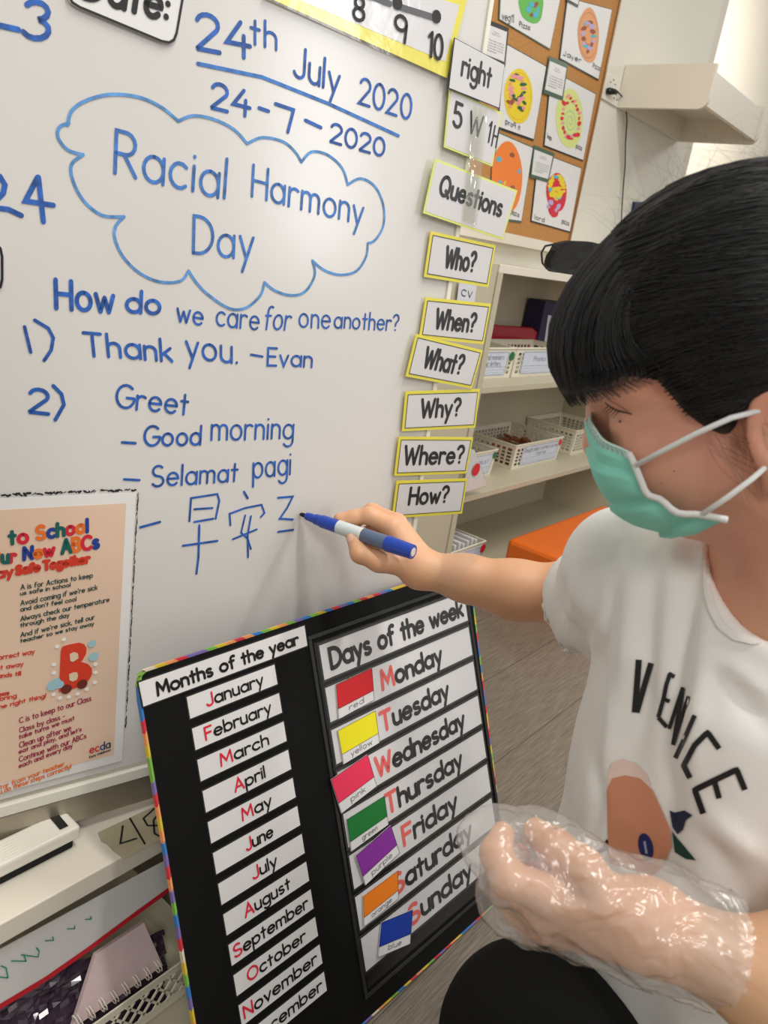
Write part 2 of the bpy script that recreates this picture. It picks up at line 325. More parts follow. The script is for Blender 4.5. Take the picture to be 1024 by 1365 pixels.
class Words:
    def __init__(s): s.l = []
    def add(s, v, f, m): s.cur.add(v, f, m)
h = Words()
_w0, _r0 = mk_write, mk_ribbon
def mk_write(mb, K, txt, *a, **k):
    if mb is h: h.cur = MB(); h.l.append(h.cur); a = (*a[:3], a[3]*.86, *a[4:]) if len(a) > 3 else a
    _w0(mb, K, txt, *a, **k)
def mk_ribbon(mb, K, pts, th=.0032, *a, **k):
    if mb is h:
        if len(h.l) == 0 or len(pts) < 99: h.cur = MB(); h.l.append(h.cur)
        th *= .86
    _r0(mb, K, pts, th, *a, **k)
mk_write(h, K1, '3', (60, 88), (118, 96), (66, 0), .005)
mk_ribbon(h, K1, [(-30, 50), (0, 62), (45, 72)], .005)
mk_ribbon(h, K1, [(-20, 425), (0, 430), (12, 450), (8, 470), (-25, 505), (20, 510), (52, 525)], .005)
mk_ribbon(h, K1, [(92, 432), (62, 490), (130, 500)], .005); mk_ribbon(h, K1, [(94, 432), (106, 540)], .005)
mk_write(h, K1, '24', (482, 118), (612, 143), (480, 30), .0046)
mk_write(h, K1, 'th', (612, 104), (674, 122), (612, 40), .0032)
mk_ribbon(h, K1, [(483, 155), (640, 188), (800, 252), (972, 331)], .0040, MARK3)
mk_write(h, K1, 'July', (718, 185), (826, 228), (722, 112), .0036)
mk_write(h, K1, '2020', (875, 250), (1000, 292), (880, 188), .0034)
mk_write(h, K1, '24', (515, 262), (608, 285), (518, 200), .004)
mk_ribbon(h, K1, [(632, 263), (655, 271)], .004)
mk_ribbon(h, K1, [(672, 253), (716, 268), (702, 322)], .004)
mk_ribbon(h, K1, [(745, 293), (783, 311)], .004)
mk_write(h, K1, '2020', (805, 345), (936, 382), (809, 300), .0034)
mk_write(h, K1, 'Racial', (280, 422), (548, 484), (284, 318), .0038, MARK3)
mk_write(h, K1, 'Harmony', (615, 478), (882, 548), (619, 402), .0034, MARK3)
mk_write(h, K1, 'Day', (472, 617), (616, 632), (474, 528), .0036, MARK3)
for seg in ([(165,305),(175,270),(210,245),(270,230),(340,237),(395,262),(435,295)], [(435,295),(470,282),(520,290),(570,315),(603,350)],
            [(603,350),(640,335),(690,345),(720,370),(735,395)], [(735,395),(760,370),(800,378),(835,410),(848,450)],
            [(848,450),(880,435),(915,455),(935,500),(935,550),(915,585),(897,593)], [(897,593),(893,625),(870,660),(830,670),(790,658),(762,635)],
            [(762,635),(768,670),(745,710),(710,720),(670,708),(645,688)], [(645,688),(635,720),(600,750),(560,752),(510,720),(480,690),(460,660)],
            [(460,660),(440,685),(390,687),(340,665),(300,625),(280,580),(283,550),(303,528)], [(303,528),(250,525),(205,490),(178,440),(175,400),(203,377)],
            [(203,377),(165,365),(142,335),(145,310),(168,300)]):
    P = []                                    # smooth the arc
    q = [seg[0]]+seg+[seg[-1]]
    for i in range(1, len(q)-2):
        for t in np.linspace(0, 1, 5)[:-1]:
            a_, b_, c_, d_ = [np.array(z, float) for z in q[i-1:i+3]]
            P.append(.5*((2*b_)+(c_-a_)*t+(2*a_-5*b_+4*c_-d_)*t*t+(3*b_-a_-3*c_+d_)*t**3))
    P.append(np.array(seg[-1])); mk_ribbon(h, K1, P, .0032, MARK2)
for tx, a0, a1, tp, th in (('How',(138,92),(276,104),(136,22),.0046), ('do',(308,100),(388,108),(310,48),.0042), ('we',(432,124),(494,134),(434,74),.0028),
        ('care',(528,134),(630,146),(531,80),.0026), ('for',(645,144),(706,146),(652,88),.0026), ('one',(730,138),(804,142),(732,86),.0026),
        ('another?',(815,140),(970,148),(818,98),.0026), ('Thank',(210,208),(420,222),(204,152),.0036), ('you.',(454,214),(578,228),(453,150),.0034),
        ('Evan',(652,232),(760,236),(654,190),.003), ('2',(70,345),(115,350),(72,288),.0042), ('Greet',(282,334),(456,352),(286,278),.0032),
        ('Good',(352,428),(488,426),(354,380),.0032), ('morning',(515,414),(714,410),(517,355),.003), ('Selamat',(370,528),(578,515),(372,478),.003),
        ('pagi',(618,506),(708,498),(619,448),.003)):
    mk_write(h, K2, tx, a0, a1, tp, th)
for pts, th in (([(60,138),(75,200)],.0034), ([(85,122),(118,142),(130,165),(125,195),(108,220)],.0036), ([(612,206),(640,211)],.003),
        ([(130,282),(150,302),(156,328),(135,365)],.004), ([(298,420),(330,422)],.0034), ([(303,510),(340,512)],.003), ([(342,627),(390,614)],.0032),
        ([(462,612),(466,556),(530,546),(535,562),(526,606)],.0028), ([(474,583),(518,580)],.0028), ([(474,614),(520,606)],.0028), ([(486,622),(484,700),(479,740)],.003), ([(446,672),(530,660)],.003),
        ([(595,540),(604,556)],.0032), ([(562,622),(560,594),(598,580),(638,572),(645,592),(636,602)],.0028), ([(598,598),(588,640),(604,655),(612,680)],.0026), ([(612,600),(604,645),(605,700)],.0028), ([(568,656),(626,632)],.0028),
        ([(678,555),(714,552),(700,580),(682,606),(714,608)],.003), ([(678,638),(715,633)],.003)):
    mk_ribbon(h, K2, pts, th)
for q_ in h.l: q_.build('handwritten_stroke', wb)
# marker tray rail below the board
t = MB(); t.box(-.75, .805, .658, .664, .2405, .266, ALU)
t.build('lower_rail', wb, bevel=.0008, label='brushed metal rail below the board')

# ------------------------------------------------------------------ cards on the board
def card(name, label, quad, plane=BP, off=.004, th=.0012, group=None, face=PAPER, edge=None, ei=.0035, line=None, cat='card', film=True, lines=(), parent=None, back=None):
    q = [plane.hit(x, y, off) for x, y in quad]; F = Face(q)
    root = thing(name, label, cat, F.p(.5, 0), group)
    b = MB(); b.slab(q, F.n, th, edge or face); b.build('card_backing' if edge else 'card_sheet', root)
    w_ = np.linalg.norm(F.TR-F.TL); h_ = np.linalg.norm(F.TL-F.BL)
    if edge:
        b = MB(); b.slab(F.rect(ei/w_, ei/h_, 1-ei/w_, 1-ei/h_, .0003), F.n, .0003, face); b.build('card_face', root)
    l = MB()
    if line: F.frame(l, ei, line, INK, .0006)
    for a in lines:
        txt, u0, v0, u1, hv, t_ = a[:6]; F.write(l, txt, u0, v0, u1, hv, t_, a[6] if len(a) > 6 else INK, off=.0007)
    if l.v: l.build('lettering', root)
    if film:
        e = .0025; f_ = MB(); f_.slab([F.p(-e/w_, 1+e/h_, .0014), F.p(1+e/w_, 1+e/h_, .0014), F.p(1+e/w_, -e/h_, .0014), F.p(-e/w_, -e/h_, .0014)], F.n, .0002, FILM)
        f_.build('laminate_film', root)
    return root, F
g = 'question word cards down the edge of the whiteboard'
for nm, tx, quad, u in (('Who', 'Who?', [(574.4,308),(661,327),(651,383),(565.5,369)], (.27,.30,.72,.44)), ('When', 'When?', [(567.5,396),(655,405),(644.8,459),(559,450)], (.2,.28,.80,.46)),
        ('What', 'What?', [(554.8,445),(644,467),(629,518),(541,501.7)], (.2,.30,.76,.46)), ('Why', 'Why?', [(541,521.7),(640,518.5),(633.7,570),(536,575)], (.22,.34,.74,.44)),
        ('Where', 'Where?', [(532,582),(631,583),(622,631),(525.8,634.5)], (.1,.30,.90,.46)), ('How', 'How?', [(529,641),(623.4,637.7),(616,684.5),(522.6,691)], (.2,.36,.74,.44))):
    card('word_card', 'yellow bordered white card reading %s at the right edge of the whiteboard' % nm, quad, group=None, face=CARDW, edge=YEL, ei=.0042, line=.0009,
         lines=((tx, u[0], u[1], u[2], u[3], .0045),), off=.0048 if nm != 'What' else .0072)
card('word_card', 'laminated white card with thin black edge reading right', [(606,50),(673,86),(665.5,144.6),(598,117.7)], face=CARDW, edge=INK, ei=.0008, off=.010, lines=(('right', .2, .36, .76, .42, .0034),))
card('word_card', 'pale green bordered card reading 5 W 1 H', [(599.4,117.7),(670,150.5),(656.5,222),(592,196)], face=CARDW, edge=LIME, ei=.0022, off=.0065, lines=(('5', .12, .42, .27, .4, .0038), ('W', .42, .42, .66, .36, .0028), ('1', .8, .4, .83, .36, .0026), ('H', .9, .36, .99, .36, .0022)))
card('word_card', 'pale green bordered card reading Questions', [(580,211),(690,254),(670,320),(564.4,284)], face=CARDW, edge=LIME, ei=.0026, off=.009, lines=(('Questions', .12, .42, .88, .34, .0042),))
t = MB(); F = Face([BP.hit(x, y, .0125) for x, y in ((632,140),(650,146),(636,300),(618,294))])
t.slab([F.TL, F.TR, F.BR, F.BL], F.n, .0003, TAPEM); tag(t.build('tape_strip'), 'clear tape strip running over the Questions and 5 W 1 H cards', 'tape')
# number line chart along the top
NQ = [(372,-85),(625,-10),(596,104),(352,-6)]
nc, F = card('number_chart', 'yellow bordered number line chart along the top of the whiteboard showing 8 9 10', NQ, face=CARDW, edge=YEL, ei=.009, off=.005, cat='chart')
l = MB()
for tx, p0, p1, tp, th in (('8',(471,25),(485,29),(473,-6),.0034), ('9',(526,52),(541,57),(528,18),.0036), ('10',(571,74),(589,80),(573,42),.0036)):
    mk_write(l, (0,0,1), tx, p0, p1, tp, th, INK, BP, .0065, jit=0)
for a_, b_ in (((530,8),(582,24)), ((470,-15),(520,5))): mk_ribbon(l, (0,0,1), [a_, b_], .006, GINK, BP, .0064)
for c_ in ((582,22),(530,4)): mk_ribbon(l, (0,0,1), [c_, (c_[0]+.5, c_[1])], .013, INK, BP, .0066)
l.build('lettering', nc)
def rounded(quad, r=.25, n=4):
    TL, TR, BR, BL = [np.array(q, float) for q in quad]; out = []
    for c, a, b_ in ((TL, BL, TR), (TR, TL, BR), (BR, TR, BL), (BL, BR, TL)):
        da = nrm(a-c); db = nrm(b_-c); rr = r
        for t in np.linspace(0, 1, n): out.append((c+da*rr)*(1-t)**2+2*t*(1-t)*c+(c+db*rr)*t*t)
    return out
def sign(label, quad, txt, p0, p1, tp, th):
    q = [BP.hit(x, y, .003) for x, y in quad]; root = thing('magnet_label', label, 'label', BP.hit(*quad[2]))
    b = MB(); b.poly(rounded(q, .012)[::-1], NB, .002, PAPER); b.build('label_card', root)
    l = MB(); c = (q[0]+q[1]+q[2]+q[3])/4; rr = [BP.n*.0004+p+(c-p)*.03 for p in rounded(q, .012)]
    for i in range(len(rr)): ribbon(l, [rr[i], rr[(i+1) % len(rr)]], .0022, NB, INK)
    if txt: mk_write(l, (0,0,1), txt, p0, p1, tp, th, INK, BP, .0036, jit=0)
    l.build('lettering', root)
sign('white rounded magnet label reading Date: cut off at the top', [(112,-75),(252,-40),(234,64),(84,2)], 'Date:', (112,-4), (222,27), (118,-50), .005)
sign('white magnet label with black outline at the left edge below 24', [(-90,312),(4,322),(4,392),(-92,380)], None, 0, 0, 0, 0)

# ------------------------------------------------------------------ poster on the board
PX0, PX1, PZ0, PZ1 = 0.02, .3085, -.525, -.212
pq = [bd(PX0, PZ1, .0015), bd(PX1, PZ1, .0015), bd(PX1, PZ0, .0015), bd(PX0, PZ0, .0015)]
PO = thing('safety_poster', 'peach poster of school ABC rules with coloured title taped low on the whiteboard', 'poster', bd(.16, PZ0))
b = MB(); b.slab(pq, NB, .0008, PAPER); b.build('paper_margin', PO)
PEACH = mat('peach_paper', (226,196,172), .4, noise=.05, nscale=5)
F = Face(pq); b = MB(); b.slab(F.rect(.03, .035, .965, .965, .0003), F.n, .0002, PEACH); b.build('peach_sheet', PO)
l = MB(); KA = (0, 640, 5.12); KB = (0, 850, 5.12)
TEAL = col('teal_print', (18,92,86)); CRIM = col('crimson_print', (206,36,58)); ORP = col('orange_print', (226,112,40)); NAVY = col('navy_print', (30,62,140)); OLIVE = col('dark_teal_print', (24,66,62)); MARO = col('maroon_print', (150,36,72)); DRED = col('brick_print', (204,58,40))
def pw(K, tx, p0, p1, tp, th, m=None, ml=None, m1=None): mk_write(l, K, tx, p0, p1, tp, th, m or INK, BP, .0024, jit=0, m_list=ml, m1=m1)
pw(KA, 'to', (66,436), (188,424), (62,345), .0036, ml=[TEAL, CRIM])
pw(KA, 'School', (252,405), (597,352), (250,318), .0038, ml=[ORP, NAVY, TEAL, CRIM, ORP, NAVY])
pw(KA, 'Our', (-70,572), (104,556), (-72,490), .0038, ml=[ORP, TEAL, CRIM])
pw(KA, 'New', (165,542), (366,512), (165,462), .0038, ml=[NAVY, ORP, CRIM])
pw(KA, 'ABCs', (425,500), (672,460), (422,410), .0038, ml=[TEAL, ORP, CRIM, NAVY])
pw(KA, 'Stay', (-130,690), (84,650), (-132,630), .003, DRED); pw(KA, 'Safe', (112,644), (268,616), (112,590), .0036, DRED); pw(KA, 'Together', (300,612), (608,560), (298,556), .0036, DRED)
for K, tx, p0, p1, tp in ((KA,'A is for Actions to keep',(143,748),(632,664),(143,714)), (KA,'us safe in school',(140,786),(480,726),(140,760)), (KA,'Avoid coming if we\'re sick',(142,856),(664,746),(142,822)),
        (KA,'and don\'t feel cool',(140,896),(520,824),(140,868)), (KA,'Always check our temperature',(142,962),(745,828),(142,930)), (KA,'through the day',(140,1004),(472,932),(140,976)),
        (KA,'And if we\'re sick, tell our',(142,1072),(645,948),(142,1040)), (KA,'teacher so we stay away',(140,1110),(640,990),(140,1084))):
    pw(K, tx, p0, p1, tp, .0009, OLIVE)
for tx, p0, p1, tp in (('the correct way',(-130,172),(235,108),(-130,140)), ('wipe it away',(-130,240),(158,192),(-130,210)), ('our hands till',(-130,290),(142,256),(-130,262)), ('around, sneeze',(-170,428),(62,388),(-170,400)), ('and bring',(-110,452),(112,408),(-110,424)), ('do the right thing!',(-110,512),(312,408),(-110,484))):
    pw(KB, tx, p0, p1, tp, .001, DRED)
for tx, p0, p1, tp in (('C is to keep to our Class',(134,584),(622,428),(132,548)), ('Class by class -',(134,648),(442,548),(132,616)), ('take turns we must',(132,692),(508,560),(130,664)), ('Clean up after we',(134,752),(484,630),(132,716)), ('eat and play, and let\'s',(130,792),(556,636),(128,766)),
        ('Continue with our ABCs',(132,848),(588,684),(130,814)), ('each and every day',(130,890),(494,748),(128,862))):
    pw(KB, tx, p0, p1, tp, .001, MARO)
for tx, p0, p1, tp in (('a star from your teacher',(-60,1058),(438,872),(-62,1030)), ('if you do these steps correctly!',(-90,1098),(484,892),(-92,1068))): pw(KB, tx, p0, p1, tp, .001, ORP)
pw(KB, 'ecda', (614,790), (752,748), (612,740), .0014, ml=[CRIM, DRED, NAVY, OLIVE]); pw(KB, 'Early Childhood', (610,822), (752,772), (610,810), .0006, INK)
l.build('lettering', PO, label='coloured title and rule text')
# plain red letter B with wheels, bubbles round it
l = MB(); RB_ = col('red_letter', (214,62,40)); WH = col('white_bubble', (238,236,232)); BUB = col('blue_bubble', (158,196,206)); BRN = col('brown_foot', (110,44,34))
bp_ = [(402,372),(408,240),(415,90),(425,62),(470,48),(540,34),(575,44),(590,72),(588,110),(565,150),(552,164),(600,180),(628,210),(628,250),(610,285),(572,318),(500,350)]
l.poly([BP.hit(x/5.12, 850+y/5.12, .0025) for x, y in bp_][::-1], NB, .0001, RB_)
for (x, y), c, r in [((452,352),BRN,.011), ((560,318),BRN,.011), ((628,42),BUB,.008), ((638,130),BUB,.010), ((360,325),BUB,.012), ((405,320),BUB,.009), ((385,300),BUB,.008)]+[((x,y),WH,.0042) for x, y in ((390,60),(368,183),(368,240),(436,12),(652,182),(652,238),(648,306),(592,352),(530,384),(470,404),(408,412),(366,388))]:
    P = BP.hit(x/5.12, 850+y/5.12, .0028); ribbon(l, [P, P+BX*.0003], r, NB, c)
l.poly([BP.hit(x/5.12, 850+y/5.12, .0030) for x, y in ((476,112),(480,160),(500,166),(536,140),(532,108),(505,98))][::-1], NB, .0001, col('cream_patch', (222,200,172)))
l.poly([BP.hit(x/5.12, 850+y/5.12, .0030) for x, y in ((472,250),(474,290),(495,300),(524,288),(534,262),(526,236),(498,238))][::-1], NB, .0001, MATS['cream_patch'])
l.build('printed_picture', PO, label='red rounded letter B among blue and white bubbles')
# black scuffed tape edge of the poster
SCUF = mat('scuffed_black_edge', (26,26,26), .8)
l = MB(); random.seed(3)
for i in range(120):
    x = PX0+ (PX1-PX0)*i/120; 
    if random.random() < .8: ribbon(l, [bd(x, PZ1+.003+random.uniform(-.0012,.0012), .0016), bd(x+random.uniform(.001,.004), PZ1+.003+random.uniform(-.0014,.0014), .0016)], random.uniform(.0006,.0024), NB, SCUF)
for i in range(150):
    z = PZ1-(PZ1-PZ0-.04)*(i/150)
    if random.random() < .85: ribbon(l, [bd(PX1+.002+random.uniform(-.0005,.0005), z, .0016), bd(PX1+.002+random.uniform(-.0006,.0006), z-.003, .0016)], random.uniform(.0004,.0013), NB, SCUF)
l.build('scuffed_edge', PO, label='broken black smudge line along the poster edge')

# ------------------------------------------------------------------ low cabinet and what is on and in it
cb = thing('low_cabinet', 'low cream open cabinet under the whiteboard', 'cabinet', (.1, .65, 0))
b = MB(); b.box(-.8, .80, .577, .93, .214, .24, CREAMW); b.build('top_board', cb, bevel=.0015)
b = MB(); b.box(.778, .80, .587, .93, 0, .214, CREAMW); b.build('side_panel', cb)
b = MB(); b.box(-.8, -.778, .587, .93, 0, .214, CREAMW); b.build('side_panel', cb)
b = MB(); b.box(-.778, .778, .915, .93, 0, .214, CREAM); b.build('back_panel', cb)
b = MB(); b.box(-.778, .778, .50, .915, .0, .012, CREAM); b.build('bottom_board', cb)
# masking tape with 48
LT = Plane((0,0,.2403), (0,0,1))
q = [LT.hit(x, y) for x, y in ((130,1110),(138,1106),(225,1066),(232,1110),(165,1145),(150,1134),(143,1126),(135,1122))]
b = MB(); b.poly(q[::-1], (0,0,1), .0003, mat('masking_tape', (176,166,138), .55, noise=.08, nscale=20))
tp = b.build('tape_label'); tag(tp, 'strip of masking tape marked 48 on the cabinet top', 'tape')
l = MB(); KT = (0, 1000, 3.738)
for pts in ([(612,378),(600,465),(680,440)], [(648,340),(722,466)], [(770,290),(715,340),(735,375),(790,375),(840,400),(835,450),(770,415),(765,350),(800,300),(770,290)]):
    ribbon(l, [LT.hit(x/3.738, 1000+y/3.738, .0005) for x, y in pts], .0022, np.array([0,0,1.]), INK)
l.build('lettering', tp)
# whiteboard eraser
E0 = LT.hit(117, 1128); ex = np.array([1,0,0.])
er = thing('board_eraser', 'white ribbed board eraser with black felt pad lying on the cabinet top', 'eraser', (E0[0]-.09, E0[1]+.02, .24))
xr = LT.hit(112, 1130)[0]; yf = LT.hit(0, 1190)[1]
def fl_(px, py, z): r = ray(px, py); return CAM+r*((z-CH)/r[2])
c1 = fl_(115, 1108, .2685); c2 = fl_(85, 1072, .2685); c3 = fl_(0, 1157, .2685)
y0, y1, x1 = c3[1]+.002, c2[1], c1[0]; y1 = min(y1, .652)
b = MB(); b.box(x1-.2, x1, y0, y1, .2525, .2685, WPLA); b.build('shell', er, bevel=.003)
b = MB(); b.box(x1-.197, x1-.006, y0+.004, y1-.004, .2403, .2525, mat('black_felt', (16,15,14), .95, bump=.4, bscale=400)); b.build('felt_pad', er, bevel=.002)
b = MB()
for k in range(7): yy = y0+.006+(y1-y0-.012)*k/6; b.tube([(x1-.19, yy, .2684), (x1-.045, yy, .2684)], .0011, WPLA, 6)
b.build('grip_rib', er)
dq = [fl_(x, y, .2693) for x, y in ((62,1085),(73,1079.5),(91,1101),(80,1106))]
b = MB(); b.poly(dq, (0,0,-1), .0004, BPLA); b.build('magnet', er, label='black rectangular magnet')
# paper folder hanging in the opening
PF = Plane((0, .590, 0), (0,-1,0))
lower = [(0,1342),(60,1306),(120,1264),(180,1219),(232,1181)]; lower = [(-60,1376)]+lower
up = [(232,1141),(0,1266),(-60,1298)]
fo = thing('paper_folder', 'white paper folder with red edge and green scribble inside the low cabinet', 'folder', PF.hit(0, 1342))
b = MB(); b.poly([PF.hit(*p) for p in lower+up], (0,-1,0), .001, PAPER); b.build('sheet', fo)
b = MB(); rd = col('red_edging', (206,28,48))
ribbon(b, [PF.hit(*p, .0006) for p in lower], .0078, np.array([0,-1.,0]), rd)
b.build('edging', fo)
b = MB(); GRN = col('green_marker', (40,150,120))
for pts in ([(-10,1130),(40,1135),(30,1085),(5,1075)], [(55,1050),(130,1052),(118,1018)], [(105,1020),(190,1030),(195,1000),(180,985)], [(225,950),(268,948),(262,930)], [(335,890),(372,890),(372,875)], [(425,843),(455,842),(452,828)]):
    ribbon(b, [PF.hit(x/3.738, 1000+y/3.738, .0008) for x, y in pts], .0012, np.array([0,-1.,0]), GRN)
b.build('scribble', fo)
# notebook, dark bag, basket
NP = Plane((0, .562, .06), nrm((0,-.92,.38)))
nb = thing('spiral_notebook', 'pale pink spiral notebook tilted inside the lower basket', 'notebook', NP.hit(150, 1330))
nq = [NP.hit(x, y) for x, y in ((128,1272),(192,1230),(217,1287),(96,1372))]
b = MB(); b.slab([nq[1], nq[2], nq[3], nq[0]], NP.n, .006, mat('pink_cover', (214,190,190), .5, noise=.1, nscale=25)); b.build('cover', nb)
b = MB()
for k in range(8):
    t_ = (k+.5)/8; c = nq[3]*(1-t_)+nq[2]*t_; d = nrm(nq[1]-nq[2])
    for s_ in (0, .0035): b.tube([c+nrm(nq[2]-nq[3])*s_+d*(.009*math.cos(a)+.003)+NP.n*(.006*math.sin(a)-.002) for a in np.linspace(0, 2*math.pi, 11)], .0008, WPLA, 5)
b.build('spiral_wire', nb)
bm = MB(); pts = {}; N_ = 26
for i in range(N_):
    for j in range(N_):
        u, v = i/(N_-1), j/(N_-1); P = NP.hit(-40+u*262, 1420-v*150+(1-u)*95-30, -.014); 
        P = P+NP.n*(.008*math.sin(9*u+5*v)*math.cos(7*v-3*u)+.004*random.uniform(-1,1)); P[1] = max(P[1], .546); P[2] = max(P[2], .016); pts[i, j] = P
bm.add([pts[i, j] for i in range(N_) for j in range(N_)], [(i*N_+j, (i+1)*N_+j, (i+1)*N_+j+1, i*N_+j+1) for i in range(N_-1) for j in range(N_-1)], mat('dark_film_bag', (62,48,62), .12, noise=.4, nscale=14, coat=.6))
tag(bm.build('plastic_bag', smooth=False, solid=.001), 'dark glossy plastic bag crumpled behind the notebook', 'bag')
def lattice(mb, F, cols, rows, m, mt=.16, mb_=.14, mlr=.05, t=.0016, bar=.34, u0=0, u1=1):
    """basket wall: solid rim, foot and corner posts with a grid of bars between them"""
    def R_(a0, b0, a1, b1): mb.slab(F.rect(a0, b0, a1, b1), F.n, t, m)
    R_(0, 1-mt, 1, 1); R_(0, 0, 1, mb_); R_(0, mb_, mlr, 1-mt); R_(1-mlr, mb_, 1, 1-mt)
    cw = (1-2*mlr)/cols; rh = (1-mt-mb_)/rows
    for i in range(1, cols): x = mlr+i*cw; R_(x-cw*bar/2, mb_, x+cw*bar/2, 1-mt)
    for j in range(1, rows): y = mb_+j*rh; R_(mlr, y-rh*bar/2, 1-mlr, y+rh*bar/2)
def basket(label, x0, x1, yf, d, z0, h, lab=None, sticker=None, cols=14, rows=5, name='storage_basket', group=None, tp_=.007, labu=(.06,.94), m=BASK, sf=True):
    """x0..x1 front foot, yf front foot, d depth"""
    r = thing(name, label, 'basket', ((x0+x1)/2, yf+d/2, z0), group)
    lo = [(x0,yf),(x1,yf),(x1,yf+d),(x0,yf+d)]; e = tp_; hi = [(x0-e,yf-e),(x1+e,yf-e),(x1+e,yf+d+e),(x0-e,yf+d+e)]; z1 = z0+h
    for k in range(4):
        a, c = lo[k], lo[(k+1) % 4]; A, C_ = hi[k], hi[(k+1) % 4]
        F_ = Face([(*A, z1), (*C_, z1), (*c, z0), (*a, z0)]); w_ = MB(); n_ = cols if k % 2 == 0 else max(6, int(cols*d/(x1-x0)))
        lattice(w_, F_, n_, rows, m); w_.build('side_wall', r)
        if k == 0: FF = F_
    w_ = MB(); w_.box(x0, x1, yf, yf+d, z0, z0+.002, m); w_.build('base', r)
    w_ = MB()
    for k in range(4): w_.tube([(*hi[k], z1), (*hi[(k+1) % 4], z1)], .0028, m, 8)
    w_.build('rim', r)
    if lab:
        u0, u1 = labu; q = FF.rect(u0, .1, u1, .9, .0012); c = MB(); c.slab(q, FF.n, .0006, LABEL); ca = c.build('label_card', r)
        G_ = Face(q); l_ = MB(); G_.frame(l_, .0025, .0008, INK, .0004)
        ribbon(l_, [G_.p(.02,.36,.0004), G_.p(.98,.36,.0004)], .0006, G_.n, INK)
        for k, (tx, a_, b_, v_) in enumerate(lab): G_.write(l_, tx, a_, v_, b_, .22, .0011, INK)
        for v_ in (.22, .1): G_.write(l_, 'basket for sorting and making words', .04, v_, .96, .06, .0003, GINK)
        l_.build('lettering', ca)
    if sticker:
        u, v, c_, rr = sticker; s_ = MB(); P = FF.p(u, v, .0026); s_.poly([P+rr*(np.array([1,0,0])*math.cos(a)+nrm(FF.TL-FF.BL)*math.sin(a)) for a in np.linspace(0, 2*math.pi, 20)[:-1]][::-1], FF.n, .0008, c_)
        s_.build('sticker', r)
    return r, FF
# rhombic lattice basket in the low cabinet
BK = Plane((0, .535, 0), (0,-1,0)); pa = BK.hit(120, 1372); pb = BK.hit(252, 1284)
zt = (pa[2]+pb[2])/2
bk = thing('lattice_basket', 'white basket with diamond holes in the low cabinet, holding the notebook', 'basket', (pb[0]-.1, .65, .012))
b = MB(); xL, xR = pb[0]-.34, pb[0]+.03; z0_ = .0135
def strip(P, Q, w_, y=.539): b.slab([np.array(P)+[0,0,w_/2], np.array(Q)+[0,0,w_/2], np.array(Q)-[0,0,w_/2], np.array(P)-[0,0,w_/2]], (0,-1,0), .002, BASK)
strip((xL,.5385,zt-.004), (xR,.5385,zt-.004), .010); strip((xL,.5385,z0_+.006), (xR,.5385,z0_+.006), .012)
n_ = 20; hh = (zt-.01)-(z0_+.012)
for k in range(-8, n_):
    for s_ in (1, -1):
        xa = xL+k*(xR-xL)/n_; xb = xa+hh*.8; P0, P1 = (xa, z0_+.012), (xb, zt-.01)
        if s_ < 0: P0, P1 = (xb, z0_+.012), (xa, zt-.01)
        if min(P0[0], P1[0]) < xL or max(P0[0], P1[0]) > xR: continue
        d = nrm(np.array([P1[0]-P0[0], 0, P1[1]-P0[1]])); n2 = np.array([d[2], 0, -d[0]])*.0014; A = np.array([P0[0], .5385, P0[1]]); B_ = np.array([P1[0], .5385, P1[1]])
        b.slab([A-n2, A+n2, B_+n2, B_-n2][::-1], (0,-1,0), .0018, BASK)
b.build('front_wall', bk)
b = MB(); b.box(xL, xL+.002, .5405, .73, z0_, zt, BASK); b.build('side_wall', bk); b = MB(); b.box(xR-.002, xR, .5405, .73, z0_, zt, BASK); b.build('side_wall', bk)
b = MB(); b.box(xL, xR, .728, .73, z0_, zt, BASK); b.build('back_wall', bk); b = MB(); b.box(xL, xR, .5405, .73, z0_, z0_+.002, BASK); b.build('base', bk)
# ------------------------------------------------------------------ calendar chart leaning in front of the cabinet
QO = CAM+np.array([.44343664,.55426117,-.46760935]); QS = .85
QU = nrm((.99921702,-.03914702,-.00573089)); QV = np.array((-.02062445,-.39177604,-.91982942)); QV = nrm(QV-(QV@QU)*QU); QN = nrm(np.cross(QU, -QV))
def qp(u, v, off=0): return QO+QS*(u*QU+v*QV)+QN*off
QP = Plane(QO, QN)
ch = thing('calendar_chart', 'black felt calendar chart with rainbow rope edge leaning against the low cabinet', 'chart', qp(.26, .543))
U0, U1, V0, V1 = -.058, .596, -.046, .5445
cor = [(U0+.012, V0), (U1-.012, V0), (U1-.004, V0+.004), (U1-.001, V0+.02), (U1-.020, V1-.03), (U1-.026, V1-.006), (U1-.034, V1), (U0+.006, V1), (U0-.002, V1-.01), (U0, V0+.03), (U0+.002, V0+.012), (U0+.006, V0+.003)]
b = MB(); b.poly([qp(u, v) for u, v in cor][::-1], QN, .006, BLACKB); b.build('felt_panel', ch)
RB = [col('rope_'+n, c, .6) for n, c in (('green',(120,178,70)),('yellow',(214,186,50)),('orange',(232,150,88)),('red',(204,48,60)),('purple',(120,104,170)),('blue',(48,120,190)),('white',(214,206,180)))]
b = MB(); pth = [qp(u, v, -.001) for u, v in cor]+[qp(*cor[0], -.001)]; k = 0
